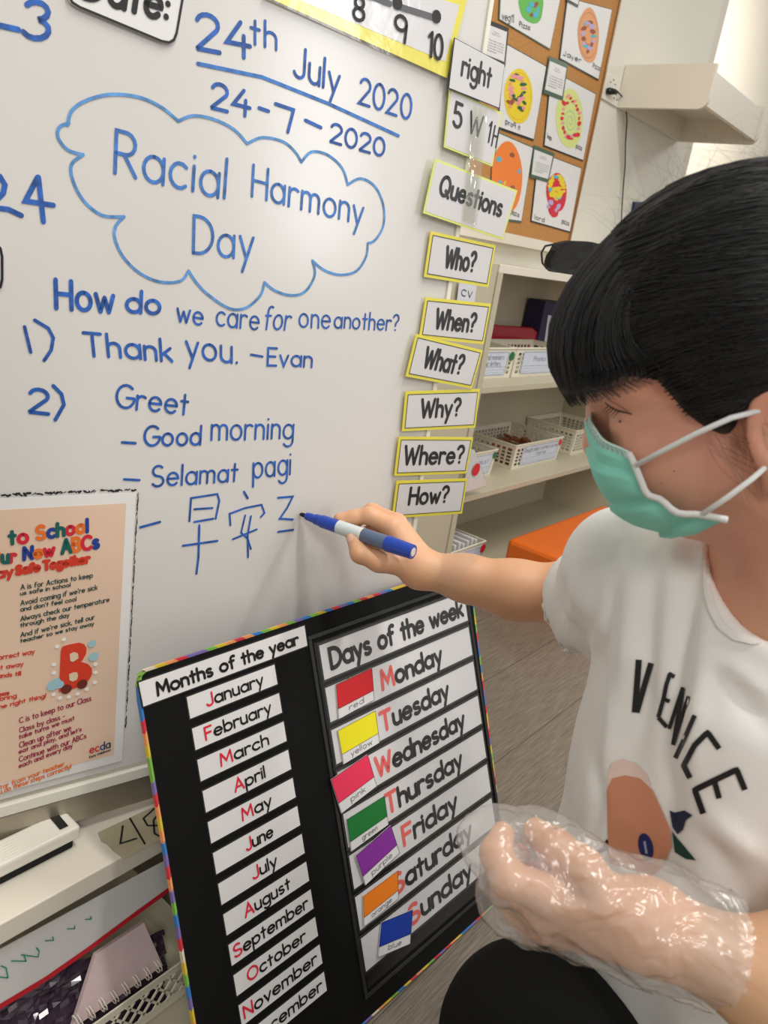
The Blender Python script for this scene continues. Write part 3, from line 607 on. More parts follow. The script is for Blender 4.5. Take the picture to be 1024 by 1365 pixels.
for i in range(len(pth)-1):
    A, B = pth[i], pth[i+1]; L = np.linalg.norm(B-A); n_ = max(1, int(L/.0062)); d = (B-A)/max(L, 1e-6)
    for j in range(n_):
        P = A+(B-A)*j/n_; Q_ = A+(B-A)*(j+1)/n_; o_u = nrm(np.cross(QN, d))*-1
        sh = d*.003; m_ = RB[k % 6] if (k*7) % 5 else RB[(k+6) % 7]
        b.hexa([P-o_u*.0022-QN*.004-sh, Q_-o_u*.0022-QN*.004-sh, Q_+o_u*.003-QN*.004+sh, P+o_u*.003-QN*.004+sh, P-o_u*.0022+QN*.0016-sh, Q_-o_u*.0022+QN*.0016-sh, Q_+o_u*.003+QN*.0004+sh, P+o_u*.003+QN*.0004+sh], m_)
        if j % 2: k += 1
b.build('rainbow_edging', ch, label='rope edging in rainbow colours')
DW = CARDW
def stripcard(nm, q, lines, frame=True, parent=ch):
    F = Face(q); w_ = np.linalg.norm(F.TR-F.TL); h_ = np.linalg.norm(F.TL-F.BL)
    b = MB(); e = .0016; b.slab(F.rect(-e/w_, -e/h_, 1+e/w_, 1+e/h_, -.0004), F.n, .0006, DKPLA)
    b.slab(q, F.n, .0003, DW); o = b.build(nm, parent); l = MB()
    for tx, u0, v0, u1, hv, th, m1 in lines: F.write(l, tx, u0, v0, u1, hv, th, INK, off=.0004, m1=m1, gap=.17)
    l.build('lettering', o); return F, o
mw, mp, mh = .1384, .0394, .0268
months = [('January',.19,.83),('February',.12,.87),('March',.23,.78),('April',.33,.68),('May',.36,.70),('June',.35,.66),('July',.37,.65),('August',.22,.76),('September',.04,.93),('October',.14,.84),('November',.04,.93),('December',.06,.94)]
for i, (t_, a, b_) in enumerate(months):
    v = i*mp; q = [qp(0, v, .0012), qp(mw, v, .0012), qp(mw, v+mh, .0012), qp(0, v+mh, .0012)]
    stripcard('month_strip', q, [(t_, a, .26, b_, .56, .0024, RINK)])
tq = [QP.hit(x, y, .0016) for x, y in ((185,910),(406,834),(409.8,860.6),(191.4,941.9))]
stripcard('title_strip', tq, [('Months of the year', .08, .24, .94, .52, .0031, None)])
dw, dp, dh = .3494, .0616, .0503; du, dv = .2212, -.0033
pk = MB()
def frm(u0, v0, u1, v1, t, m, mb):   # raised pocket frame
    for a in ((u0-t, v0-t, u1+t, v0), (u0-t, v1, u1+t, v1+t), (u0-t, v0, u0, v1), (u1, v0, u1+t, v1)):
        mb.slab([qp(a[0], a[1], .0022), qp(a[2], a[1], .0022), qp(a[2], a[3], .0022), qp(a[0], a[3], .0022)], QN, .0022, m)
frm(du-.012, dv-.012, du+dw+.004, dv+8*dp+.02, .006, DKPLA, pk)
days = [('Days of the week', .05, .965, None, None), ('Monday', .33, .755, PINKI, 0), ('Tuesday', .29, .77, PINKI, 0), ('Wednesday', .225, .86, PINKI, 0), ('Thursday', .25, .80, PINKI, 0), ('Friday', .33, .72, PINKI, 0), ('Saturday', .225, .80, PINKI, 0), ('Sunday', .295, .76, PINKI, 0)]
for i, (t_, a, b_, c1_, _) in enumerate(days):
    v = dv+i*dp; u = du-.0012*i; q = [qp(u, v, .0014), qp(u+dw, v, .0014), qp(u+dw, v+dh, .0014), qp(u, v+dh, .0014)]
    frm(u, v, u+dw, v+dh, .0035, DKPLA, pk)
    stripcard('title_strip' if i == 0 else 'day_strip', q, [(t_, a, .24, b_, .56, .0056, c1_)])
pk.build('pocket_frame', ch, bevel=.0006)
# clear pocket sheets over the days
b = MB(); b.slab([qp(du-.01, dv-.006, .0030), qp(du+dw, dv-.006, .0030), qp(du+dw-.01, dv+8*dp+.012, .0030), qp(du-.01, dv+8*dp+.012, .0030)], QN, .0002, FILM); b.build('clear_pocket_sheet', ch)
# colour cards
d1 = lambda x, y: (400+x/3.657, 780+y/3.657); d2 = lambda x, y: (430+x/3.938, 1020+y/3.938)
for nm, rgb, quad in (('red', (206,24,32), [d1(175,485),d1(350,403),d1(362,560),d1(188,655)]), ('yellow', (238,226,20), [d1(183,710),d1(367,612),d1(388,768),d1(212,875)]),
        ('pink', (234,48,88), [(441.2,1039.3),(490,1005.6),(502.3,1048),(455,1084.7)]), ('green', (14,116,44), [d2(127,285),d2(325,160),d2(346,312),d2(150,455)]),
        ('purple', (134,42,152), [d2(175,475),d2(358,315),d2(405,460),d2(225,632)]), ('orange', (232,124,20), [d2(213,688),d2(395,553),d2(398,700),d2(217,850)]), ('blue', (16,56,158), [d2(310,825),d2(473,758),d2(460,938),d2(290,1010)])):
    off = .0048 if nm in ('pink', 'purple') else .0036
    q = [QP.hit(x, y, off) for x, y in quad]; F = Face(q)
    r = thing('colour_card', '%s colour card with its name printed below on the calendar chart' % nm, 'card', F.p(.5, 0))
    b = MB(); b.slab(q, F.n, .0008, CARDW); b.slab(F.rect(.0, .30, 1, 1, .0003), F.n, .0002, col('card_'+nm, rgb, .35)); b.build('card_sheet', r)
    l = MB(); F.frame(l, .0002, .0005, INK, .0005); ribbon(l, [F.p(0,.3,.0005), F.p(1,.3,.0005)], .0005, F.n, INK)
    F.write(l, nm, .3 if len(nm) < 6 else .22, .1, .7 if len(nm) < 6 else .8, .16, .0006, INK, off=.0005); l.build('lettering', r)

# ------------------------------------------------------------------ open shelf unit
SY = 1.05; XL, XR = 1.71, 2.81
su = thing('shelf_unit', 'cream open shelf unit with baskets behind the whiteboard', 'shelf', ((XL+XR)/2, 1.2, 0))
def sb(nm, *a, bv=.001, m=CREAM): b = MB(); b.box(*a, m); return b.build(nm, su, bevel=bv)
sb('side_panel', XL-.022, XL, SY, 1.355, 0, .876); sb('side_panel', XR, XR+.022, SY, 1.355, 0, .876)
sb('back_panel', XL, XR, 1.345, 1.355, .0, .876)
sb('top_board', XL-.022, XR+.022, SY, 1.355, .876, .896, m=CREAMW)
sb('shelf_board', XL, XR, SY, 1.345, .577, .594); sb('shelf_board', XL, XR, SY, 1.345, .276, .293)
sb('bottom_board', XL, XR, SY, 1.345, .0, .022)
cc = thing('closed_cabinet', 'plain cream closed cabinet side standing left of the open shelf unit', 'cabinet', (1.5, 1.2, 0))
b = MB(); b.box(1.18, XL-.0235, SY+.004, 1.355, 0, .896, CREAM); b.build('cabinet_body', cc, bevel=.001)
SP = Plane((0, SY-.001, 0), (0,-1,0))
card('shelf_label', 'small pale label reading cv between the Who and When cards', [(613,372),(636,378),(632,410),(609,404)], SP, .003, face=PAPERC, cat='label', film=False, lines=(('cv', .18, .36, .78, .42, .0022), ('c', .40, .96, .56, .42, .0022)))
def zpl(px, py, z): r = ray(px, py); return CAM+r*((z-CH)/r[2])
def ypl(px, py, y): r = ray(px, py); return CAM+r*(y/r[1])
a0 = zpl(680.6, 626.7, .293); a1 = ypl(740.7, 612.7, a0[1]); a2 = ypl(686, 594, a0[1])
bh = a2[2]-.293; bw = a1[0]-a0[0]
REDS = col('red_round_sticker', (206,40,50)); GRS = col('green_round_sticker', (24,110,66))
print('basket', a0, bw, bh)
bas = lambda lb, x, w_, y, d, z, h, **k: basket(lb, max(x, XL+.010), min(x+w_, XR-.010), max(y, SY+.012), min(d, 1.335-max(y, SY+.012)), z+.0005, h, **k)
rD, FD = bas('open basket labelled Dough play on the lower shelf', a0[0], bw, a0[1], .24, .293, bh, lab=(('Dough play: Letters in my', .04, .96, .68), ('name', .38, .66, .42)), labu=(.16,.94), sticker=(.95,.8,REDS,.011))
b = MB(); random.seed(5)
for k in range(34):
    x = a0[0]+.03+random.random()*(bw-.06); y = a0[1]+.03+random.random()*.14; s_ = random.uniform(.01,.02); an = random.random()*3
    c_, s2 = math.cos(an)*s_, math.sin(an)*s_; z = .31+random.random()*bh*.38
    b.hexa([(x-c_,y-s2,z),(x+s2,y-c_,z),(x+c_,y+s2,z+.006),(x-s2,y+c_,z+.004),(x-c_,y-s2,z+.008),(x+s2,y-c_,z+.009),(x+c_,y+s2,z+.014),(x-s2,y+c_,z+.013)], mat('brown_cutter', (136,74,44), .5, noise=.3))
b.box(a0[0]+.02, a0[0]+bw-.02, a0[1]+.02, a0[1]+.19, .296, .312, MATS['brown_cutter'])
o = b.build('wooden_letters'); o['kind'] = 'stuff'; tag(o, 'loose brown letter pieces in the Dough play basket', 'letters')
b0 = ypl(652.6, 634, a0[1]); bas('basket labelled Spoon dust at the left of the lower shelf', b0[0]-bw, bw, a0[1], .22, .293, bh, lab=(('Spoon dust', .3, .92, .55),), labu=(.1,.94), sticker=(.96,.8,GRS,.011))
c0 = zpl(760, 607, .293); c2 = ypl(763, 575, c0[1])
bas('empty basket at the right end of the lower shelf', c0[0], bw*.92, c0[1], .24, .293, c2[2]-.293, rows=6)
e0 = zpl(680, 503.5, .594); e1 = ypl(749, 499, e0[1]); e2 = ypl(689, 464.3, e0[1]); print('mid', e0, e1, e2)
bw2, bh2 = e1[0]-e0[0], e2[2]-.594
bas('basket labelled Phonics Beanbags on the middle shelf', e0[0]+.004, bw2, e0[1], .125, .594, bh2, lab=(('Phonics Beanbags', .24, .97, .56),), labu=(.14,.95), tp_=.004)
bas('basket labelled and markers, letters on the middle shelf', e0[0]-bw2-.006, bw2, e0[1], .125, .594, bh2, lab=(('Sand and markers:', .2, .9, .66), ('Phonic letters', .3, .84, .40)), labu=(.06,.86), sticker=(.93,.74,GRS,.013), tp_=.004)
# red tray lid
q = [ypl(x, y, e0[1]+.15) for x, y in ((628,428),(668,434),(712,437),(722,446),(718,454),(700,470),(628,470))]
rl = MB(); rl.poly(q, (0,-1,0), .02, mat('red_plastic', (168,20,44), .3)); o = rl.build('tray', bevel=.008); tag(o, 'dark red plastic tray standing behind the middle shelf baskets', 'tray')
vz = min(v.co.z for v in o.data.vertices)
nbq = [ypl(x, y, e0[1]+.16) for x, y in ((722,400),(760,404),(760,480),(716,470))]
nvx = thing('document_box', 'dark navy box with a pale label at the back of the middle shelf', 'box', (nbq[0][0]+.05, e0[1]+.18, .594))
b = MB(); xb0 = nbq[0][0]; zt_ = nbq[0][2]; b.box(xb0, xb0+.16, 1.27, 1.335, .5945, zt_, mat('navy_box', (34,28,72), .5)); b.build('box_body', nvx, bevel=.003)
LP = Plane((0,1.2685,0),(0,-1,0)); b = MB(); q = [LP.hit(x, y) for x, y in ((731,420),(752,424),(750,462),(726,455))]; b.slab(q, (0,-1,0), .0006, LABEL); b.build('label', nvx)
q0 = zpl(757, 494, .594); b = MB(); b.box(q0[0]+.0, q0[0]+.3, q0[1]+.0, 1.3, .5945, .612, col('bright_red_plastic', (206,28,34), .35)); tag(b.build('flat_tray', bevel=.004), 'bright red flat tray at the right of the middle shelf', 'tray')
# picture card on the lower shelf, journal basket at the bottom
card('picture_card', 'small white card with a red circle standing at the left of the lower shelf', [(625,597),(633,600),(649,647),(620,656)], Plane((0,1.035,0),(0,-1,0)), .0, face=PAPER, lines=())
CP = Plane((0,1.033,0),(0,-1,0)); b = MB(); P = CP.hit(635, 626, .001); ribbon(b, [P, P+np.array([.0004,0,.0])], .036, np.array([0,-1.,0]), REDS); o = b.build('red_circle', bpy.data.objects['picture_card'])
j0 = zpl(648.5, 722.4, .125)
JW = .22; rJ, FJ = basket('basket labelled journal full of booklets on the bottom of the shelf unit', max(j0[0]-JW, XL+.01), j0[0], max(j0[1], SY+.012), .24, .0225, .1025, lab=(('Journal', .5, .85, .5),), sticker=(.95,.8,REDS,.014), cols=12, rows=3, tp_=.004)
for k in range(7):
    b = MB(); x = max(j0[0]-JW, XL+.01)+.02+k*.022; b.box(x, x+.008, j0[1]+.02, j0[1]+.2, .025, .13+.004*(k % 3), PAPER)
    o = b.build('booklet', bevel=.001); tag(o, 'white booklet in the journal basket, %s from the left' % ['first','second','third','fourth','fifth','sixth','seventh'][k], 'booklet', 'booklets in the journal basket')
# orange seat
oq = zpl(677, 718, .18); print('orange', oq)
os_ = thing('orange_seat', 'orange vinyl block seat on the floor in front of the shelf unit', 'seat', (oq[0]+.3, oq[1]-.12, 0))
b = MB(); b.box(oq[0], oq[0]+.62, oq[1]-.25, oq[1], .0, .18, ORANGE); b.build('cushion_block', os_, bevel=.012)
b = MB(); b.tube([(oq[0]+.012,oq[1]-.24,.168),(oq[0]+.012,oq[1]-.008,.168)], .003, ORANGE); b.build('piping', os_)
# ------------------------------------------------------------------ cork board with drawings
CX0, CX1, CZ0, CZ1 = 1.30, ypl(757, 328, 1.335)[0], ypl(757, 328, 1.335)[2], 2.0
ck = thing('cork_board', 'cork board on the wall covered with children\'s pizza drawings', 'board', ((CX0+CX1)/2, 1.35, CZ0))
b = MB(); b.box(CX0, CX1, 1.338, 1.352, CZ0, CZ1, CORK); b.build('cork_sheet', ck)
b = MB(); b.box(CX0, CX1+.006, 1.325, 1.358, CZ0-.03, CZ0, CREAMW); b.box(CX1, CX1+.008, 1.332, 1.358, CZ0, CZ1, mat('bronze_trim', (150,110,66), .4)); b.build('frame_rail', ck)
KP = Plane((0, 1.338, 0), (0,-1,0)); kc = lambda x, y: (600+x/3.94, y/3.94)
DARKB = col('dark_backing_card', (30,34,30), .4); GREENB = col('dark_green_backing_card', (72,98,78), .3)
def blob(mb, cx_, cy_, rx, ry, m, off, wob=.06, seed=0, n=26, rot=0):
    rg = random.Random(seed); P = []
    ph = [rg.uniform(0, 6) for _ in range(3)]
    for i in range(n):
        a = 2*math.pi*i/n; k = 1+wob*(math.sin(2*a+ph[0])+.6*math.sin(3*a+ph[1])+.4*math.sin(5*a+ph[2]))
        x, y = rx*k*math.cos(a), ry*k*math.sin(a); c, s_ = math.cos(rot), math.sin(rot)
        P.append(KP.hit(*kc(cx_+x*c-y*s_, cy_+x*s_+y*c), off))
    mb.poly(P[::-1], KP.n, .0001, m)
def drawing(label, quad, shapes, words=(), back=DARKB):
    q = [KP.hit(*kc(x, y), .0035) for x, y in quad]; F = Face(q); r = thing('pizza_drawing', label, 'drawing', F.p(.5, 0))
    w_ = np.linalg.norm(F.TR-F.TL); b = MB(); e = .006/w_; b.slab(F.rect(-e, -e, 1+e*.6, 1+e*.5, -.001), F.n, .001, back); b.build('backing_card', r)
    b = MB(); b.slab(q, F.n, .0008, PAPER); b.build('paper', r)
    l = MB()
    for k, (kind, cx_, cy_, rx, ry, c_, extra) in enumerate(shapes):
        off = .0042+k*.00012
        if kind == 'b': blob(l, cx_, cy_, rx, ry, c_, off, seed=k, wob=extra)
        if kind == 'r':
            rg = random.Random(k*3+1); n_, sz, cs = extra
            for i in range(n_):
                a = 2*math.pi*i/n_; rr = rg.uniform(.82, 1.1)
                blob(l, cx_+rx*rr*math.cos(a), cy_+ry*rr*math.sin(a), sz*rg.uniform(.6,1.2), sz*rg.uniform(.8,1.6), cs[i % len(cs)], off+rg.random()*.0004, wob=.12, seed=i, n=7, rot=rg.random()*3)
        if kind == 'l':
            P = [KP.hit(*kc(cx_+rx*extra[0](t_)*math.cos(t_), cy_+ry*extra[0](t_)*math.sin(t_)), off) for t_ in np.linspace(0, extra[1], 40)]
            ribbon(l, P, extra[2], KP.n, c_)
    for tx, a_, b_, c2_ in words: mk_write(l, (600, 0, 3.94), tx, a_, b_, c2_, .0022, GINK, KP, .0046, jit=.05)
    l.build('artwork', r); return r
C_ = lambda n, c: col('crayon_'+n, c, .7)
yel, org, rdd, grn, blu, pnk, brn, lime, lil, dgr, pch = C_('yellow',(232,206,44)), C_('orange',(238,130,54)), C_('red',(212,48,62)), C_('green',(104,184,84)), C_('blue',(86,180,206)), C_('pink',(232,150,158)), C_('brown',(150,84,56)), C_('lime',(214,222,138)), C_('lilac',(190,168,206)), C_('dark_green',(34,96,58)), C_('peach',(226,160,110))
one = lambda t: 1
drawing('drawing of a green shape with blue patch at the top of the cork board', [(275,-170),(590,-60),(525,255),(262,100)], [('b',428,20,70,95,grn,.08), ('r',440,50,24,34,None,(6,13,[blu,blu,brn]))], [('veg11',(275,100),(335,118),(276,60)), ('Pizza',(365,138),(420,158),(366,112))], GREENB)
drawing('drawing of a brown and peach pizza at the top right of the cork board', [(620,-10),(850,52),(780,415),(580,305)], [('b',728,185,58,138,pch,.05), ('l',728,185,50,120,brn,(one,6.4,.0012)), ('r',728,190,30,72,None,(15,12,[blu,lil,brn,lil,brn])), ('l',728,185,22,50,brn,(one,6.3,.0012))], [('Jayer',(597,290),(690,330),(597,262)), ('Pizza',(752,355),(792,372),(754,330))])
drawing('drawing of a yellow pizza with pink and green toppings on the cork board', [(290,230),(505,350),(440,730),(255,665)], [('b',360,505,76,142,yel,.02), ('l',360,505,66,124,org,(one,6.4,.001)), ('r',355,465,36,70,None,(18,13,[pnk,dgr,pnk,pnk,pch,dgr])), ('r',375,540,16,36,None,(8,11,[dgr,pnk,dgr])), ('r',318,535,10,26,None,(4,13,[brn,pch]))], [('pro9 it',(292,650),(370,685),(292,622))])
drawing('drawing of a lime circle ringed with red dots and blue spiral on the cork board', [(535,372),(765,495),(700,840),(498,762)], [('b',628,622,74,152,lime,.03), ('r',634,622,50,112,None,(24,10,[rdd,rdd,pnk])), ('l',632,640,44,84,blu,(lambda t: .95-.055*t,16,.0014))], [('lap',(512,722),(535,738),(512,700)), ('pizza',(662,775),(692,790),(664,752))])
drawing('drawing of a big orange pizza partly hidden behind the Questions card', [(255,700),(435,778),(375,1160),(196,1135)], [('b',300,930,82,186,org,.015), ('r',310,900,60,100,None,(5,12,[blu,brn,blu])), ('r',300,990,30,40,None,(3,10,[yel,yel]))], [('pizza',(318,1120),(362,1140),(320,1096))], GREENB)
drawing('drawing of a red heart shaped pizza with yellow squares low on the cork board', [(470,800),(690,885),(630,1215),(430,1158)], [('b',560,1010,56,98,rdd,.04), ('b',545,1100,26,44,rdd,.05), ('r',562,985,38,58,None,(15,13,[yel,yel,yel,blu])), ('r',560,1010,18,20,None,(6,15,[yel])), ('r',545,1085,28,24,None,(6,12,[lil,lil,rdd]))], [('lord',(446,1150),(495,1168),(447,1126)), ('pizza',(588,1170),(624,1186),(590,1146))])
drawing('drawing of a red half circle peeping out behind the right card', [(-20,50),(170,148),(158,300),(-60,210)], [('b',28,210,74,120,rdd,.01)])
drawing('drawing corner at the very top left of the cork board', [(20,-120),(200,-60),(183,48),(-10,-40)], [('b',80,-60,40,40,org,.05)])
for k, (quad, bk_) in enumerate((([(190,125),(300,168),(285,325),(172,280)], DARKB), ([(525,320),(612,358),(590,505),(500,470)], GREENB), ([(445,785),(540,822),(515,940),(430,915)], GREENB), ([(630,-90),(690,-60),(672,25),(618,-5)], DARKB))):
    q = [KP.hit(*kc(x, y), .0065) for x, y in quad]; F = Face(q)
    r = thing('caption_card', ['small typed caption card beside the red half circle drawing','small typed caption card between the yellow and brown pizza drawings','small typed caption card above the red heart shaped drawing','small typed caption card at the top edge of the photo'][k], 'card', F.p(.5,0))
    b = MB(); b.slab(F.rect(-.06,-.14,1.08,1.16,-.0008), F.n, .0008, bk_); b.build('backing_card', r); b = MB(); b.slab(q, F.n, .0006, PAPER); b.build('paper', r)
    l = MB(); F.write(l, 'Pizza', .36, .82, .62, .05, .0004, GINK); F.write(l, 'PIZZA DAY', .3, .74, .7, .04, .0004, GINK)
    for i in range(5): F.write(l, 'our class made a round one', .12, .52-i*.09, .9 if i < 4 else .6, .045, .0004, GINK)
    l.build('lettering', r)
# ------------------------------------------------------------------ wall items
WP = Plane((0,1.36,0),(0,-1,0))
wx0 = ypl(837, 87, 1.355)[0]; wx1 = ypl(904, 187, 1.355)[0]; wz1 = ypl(837, 87, 1.355)[2]; wz0 = ypl(826, 145, 1.355)[2]; wyf = 1.355*1.0
r_ = ray(952, 80); wyf = (wz1-CH)*r_[1]/r_[2]; print('wallbox', wx0, wx1, wz0, wz1, wyf)
wbx = thing('wall_shelf_box', 'white open bottomed box shelf fixed high on the wall', 'shelf', ((wx0+wx1)/2, 1.3, wz0))
for xx in (wx0, wx1):
    b = MB(); rr = .03; prof = [(1.358,wz0),(1.358,wz1),(wyf,wz1),(wyf,wz0+rr)]+[(wyf+rr-rr*math.cos(t), wz0+rr-rr*math.sin(t)) for t in np.linspace(.3, 1.57, 5)]
    P = [np.array([xx+.009, y, z]) for y, z in prof]; b.poly(P, (1,0,0), .018, CREAMW); b.build('end_panel', wbx, bevel=.0008)
b = MB(); b.box(wx0+.009, wx1-.009, wyf+.006, wyf+.022, wz0+.012, wz1-.018, CREAMW); b.build('front_panel', wbx)
b = MB(); b.box(wx0+.009, wx1-.009, wyf+.022, 1.358, wz1-.05, wz1-.035, CREAMW); b.build('shelf_plate', wbx)
b = MB(); b.box(wx0+.009, wx1-.009, 1.344, 1.358, wz0, wz1-.05, CREAMW)
P = np.array([wx0+.14, 1.3435, (wz0+wz1)/2-.01]); b.tube([P, P-[0,.002,0]], .004, INK, 8); b.build('back_rail', wbx)
ok = thing('wall_socket', 'white wall socket with a black plug beside the cork board', 'socket', WP.hit(815, 120))
q = [WP.hit(x, y, .008) for x, y in ((808,97),(829,108),(823,143),(803,131))]
b = MB(); b.slab(q, WP.n, .008, WPLA); b.build('face_plate', ok, bevel=.002)
F = Face(q); b = MB()
for u, v in ((.35,.75),(.65,.75),(.5,.88),(.7,.25),(.9,.25),(.8,.42)): b.slab(F.rect(u-.03, v-.02, u+.03, v+.03, .0004), F.n, .0004, INK)
b.build('socket_holes', ok)
pc = thing('charger_cable', 'black plug and thin cable hanging down the wall from the socket', 'cable', WP.hit(828, 200))
A = WP.hit(809, 121, .012); B = WP.hit(824, 123, .03); b = MB(); b.tube([A, A*.8+B*.2, A*.3+B*.7, B], [.007,.011,.0085,.004], BPLA, 12); b.build('plug', pc, smooth=True)
b = MB(); pts = [B]+[WP.hit(x, y, .012) for x, y in ((830,129),(834.5,142),(836,160),(834,190),(833.5,220),(831,250),(829,280),(828.5,302),(826,330),(827,360))]
b.tube(pts, .0022, BPLA, 7); b.build('cord', pc, smooth=True)
hn = thing('hanging_booklet', 'dark blue booklet hanging on the wall behind the hair', 'booklet', WP.hit(860, 300))
b = MB(); b.slab([WP.hit(x, y, .012) for x, y in ((847,269),(872,270),(869,305),(842,303))], WP.n, .01, mat('navy_cover', (28,42,82), .45)); b.build('cover', hn, bevel=.001)
hk = thing('hanging_tag', 'dark tag hanging from a ring beside the blue booklet', 'tag', WP.hit(880, 300))
b = MB(); b.slab([WP.hit(x, y, .012) for x, y in ((876,273),(887,270),(886,302),(868,302))], WP.n, .006, mat('olive_tag', (66,62,52), .5)); b.build('tag_card', hk)
b = MB(); c0_ = WP.hit(884.5, 268, .012); b.tube([c0_+np.array([.011*math.cos(a), 0, .011*math.sin(a)]) for a in np.linspace(0, 6.3, 15)], .0012, BPLA, 6); b.build('ring', hk)
# black cloth mask on top of the shelf unit
mm = thing('black_cloth_mask', 'black cloth face mask lying on top of the shelf unit', 'mask', (2.3, 1.1, .896))
CLB = mat('black_cloth', (18,17,16), .8, bump=.2, bscale=300)
mp0 = ypl(738, 367, 1.065); b = MB(); n_ = 14
top = [(742,334),(752,326),(766,322),(785,322),(800,326),(812,340)]; bot = [(739,368),(752,369),(770,371),(785,372),(800,374),(815,374)]
for i in range(5):
    for j in range(4):
        def pt(i, j, back=0):
            t_ = j/4; x = top[i][0]*(1-t_)+bot[i][0]*t_; y = top[i][1]*(1-t_)+bot[i][1]*t_
            P = ypl(x, y, 1.065); P[1] += .03*math.sin(i*1.3+j*.8)*.5+back; P[2] = max(P[2], .8965); return P
        b.hexa([pt(i,j+1), pt(i+1,j+1), pt(i+1,j+1,.02), pt(i,j+1,.02), pt(i,j), pt(i+1,j), pt(i+1,j,.02), pt(i,j,.02)], CLB)
b.build('cloth_body', mm)
b = MB(); b.tube([ypl(x, y, 1.06) for x, y in ((744,332),(736,326),(727,328),(722,337),(723,350),(729,358),(740,362))], .0028, CLB, 7); b.build('ear_loop', mm, smooth=True)
# ------------------------------------------------------------------ organic surfaces: signed distance + surface nets
def CW(P): return CAM + RR @ np.array(P, float)                     # camera-frame point -> world
def CD(v): return RR @ np.array(v, float)
def rcone(P, a, b, r1, r2):
    a = np.asarray(a, np.float32); b = np.asarray(b, np.float32); ba = b-a; pa = P-a
    h = np.clip((pa@ba)/(ba@ba), 0, 1); return np.linalg.norm(pa-h[..., None]*ba, axis=-1)-(r1+(r2-r1)*h)
def ellip(P, c, r, M=None):
    q = P-np.asarray(c, np.float32)
    if M is not None: q = q@np.asarray(M, np.float32).T              # M rows: local axes
    k = q/np.asarray(r, np.float32); k0 = np.linalg.norm(k, axis=-1); k1 = np.linalg.norm(k/np.asarray(r, np.float32), axis=-1)
    return k0*(k0-1)/np.maximum(k1, 1e-9)
def smin(a, b, k):
    h = np.maximum(k-np.abs(a-b), 0)/k; return np.minimum(a, b)-h*h*k*.25
def smax(a, b, k): return -smin(-a, -b, k)
def nets(f, lo, hi, s):
    lo = np.array(lo, float); hi = np.array(hi, float); n = np.maximum(2, np.ceil((hi-lo)/s).astype(int))+1
    gx, gy, gz = [lo[i]+np.arange(n[i])*s for i in range(3)]
    D = np.empty(n, np.float32)
    for i0 in range(0, n[0], 16):                                    # slabs keep memory low
        P = np.stack(np.meshgrid(gx[i0:i0+16], gy, gz, indexing='ij'), -1).astype(np.float32); D[i0:i0+16] = f(P)
    S = D < 0; c = [n[i]-1 for i in range(3)]
    cnt = np.zeros(c, np.int32); acc = np.zeros((*c, 3), np.float32); ne = np.zeros(c, np.int32)
    off = [(a, b, d) for a in (0,1) for b in (0,1) for d in (0,1)]
    sl = lambda A, o: A[o[0]:o[0]+c[0], o[1]:o[1]+c[1], o[2]:o[2]+c[2]]
    for i in range(8):
        for ax in range(3):
            if off[i][ax]: continue
            j = list(off[i]); j[ax] = 1; A, B = sl(D, off[i]), sl(D, j); m = (A < 0) != (B < 0)
            if not m.any(): continue
            idx = np.nonzero(m); t = A[idx]/(A[idx]-B[idx]); p = np.tile(np.array(off[i], np.float32), (len(t), 1)); p[:, ax] += t
            acc[idx] += p; ne[idx] += 1
    act = ne > 0; vid = -np.ones(c, np.int64); ii = np.nonzero(act); vid[ii] = np.arange(len(ii[0]))
    V = (np.stack(ii, -1)+acc[ii]/ne[ii][:, None])*s+lo; F = []
    for ax in range(3):
        b, d = [(1,2),(2,0),(0,1)][ax]
        A = S[tuple(slice(0, -1) if k == ax else slice(1, -1) for k in range(3))]; B = S[tuple(slice(1, None) if k == ax else slice(1, -1) for k in range(3))]
        for fl, m in ((0, A & ~B), (1, ~A & B)):
            q = np.stack(np.nonzero(m), -1)
            if not len(q): continue
            for k in range(3):
                if k != ax: q[:, k] += 1
            def g(db, dd): r = q.copy(); r[:, b] -= db; r[:, d] -= dd; return vid[r[:, 0], r[:, 1], r[:, 2]]
            Q = np.stack([g(1,1), g(0,1), g(0,0), g(1,0)], -1); F.append(Q if not fl else Q[:, ::-1])
    return V, (np.concatenate(F) if F else np.zeros((0, 4), int))
def vf(parts):
    V = []; F = []; b = 0
    for v, f in parts: V.append(v); F.append(f+b); b += len(v)
    return np.concatenate(V), np.concatenate(F)
def mesh_np(name, V, F, m, parent=None, smooth=True, sm=0):
    if sm:                                                           # light Laplacian smoothing
        E = np.concatenate([F[:, [0,1]], F[:, [1,2]], F[:, [2,3]], F[:, [3,0]]]); 
        for _ in range(sm):
            A = np.zeros_like(V); c = np.zeros(len(V)); 
            for i, j in ((0,1),(1,0)): 
                for k in range(3): A[:, k] += np.bincount(E[:, i], V[E[:, j], k], len(V))
                c += np.bincount(E[:, i], minlength=len(V))
            V = V*.5+A/c[:, None]*.5
    me = bpy.data.meshes.new(name); me.vertices.add(len(V)); me.vertices.foreach_set('co', V.astype(np.float32).ravel())
    me.loops.add(len(F)*4); me.loops.foreach_set('vertex_index', F.astype(np.int32).ravel()); me.polygons.add(len(F))
    me.polygons.foreach_set('loop_start', np.arange(len(F), dtype=np.int32)*4); me.polygons.foreach_set('use_smooth', np.ones(len(F), bool)*smooth)
    me.materials.append(m); me.update(calc_edges=True); me.validate()
    o = bpy.data.objects.new(name, me); COL.objects.link(o)
    if parent is not None: o.parent = parent; o.matrix_parent_inverse = parent.matrix_world.inverted()
    return o
def noise3(P, s, seed=0):     # cheap smooth noise from summed sines
    rg = np.random.default_rng(seed); r = 0
    for k in range(5):
        w = rg.normal(size=3)*s*(1+k*.35); r = r+np.sin(P@w.astype(np.float32)+rg.uniform(0, 6))/(1+k*.4)
    return r/3

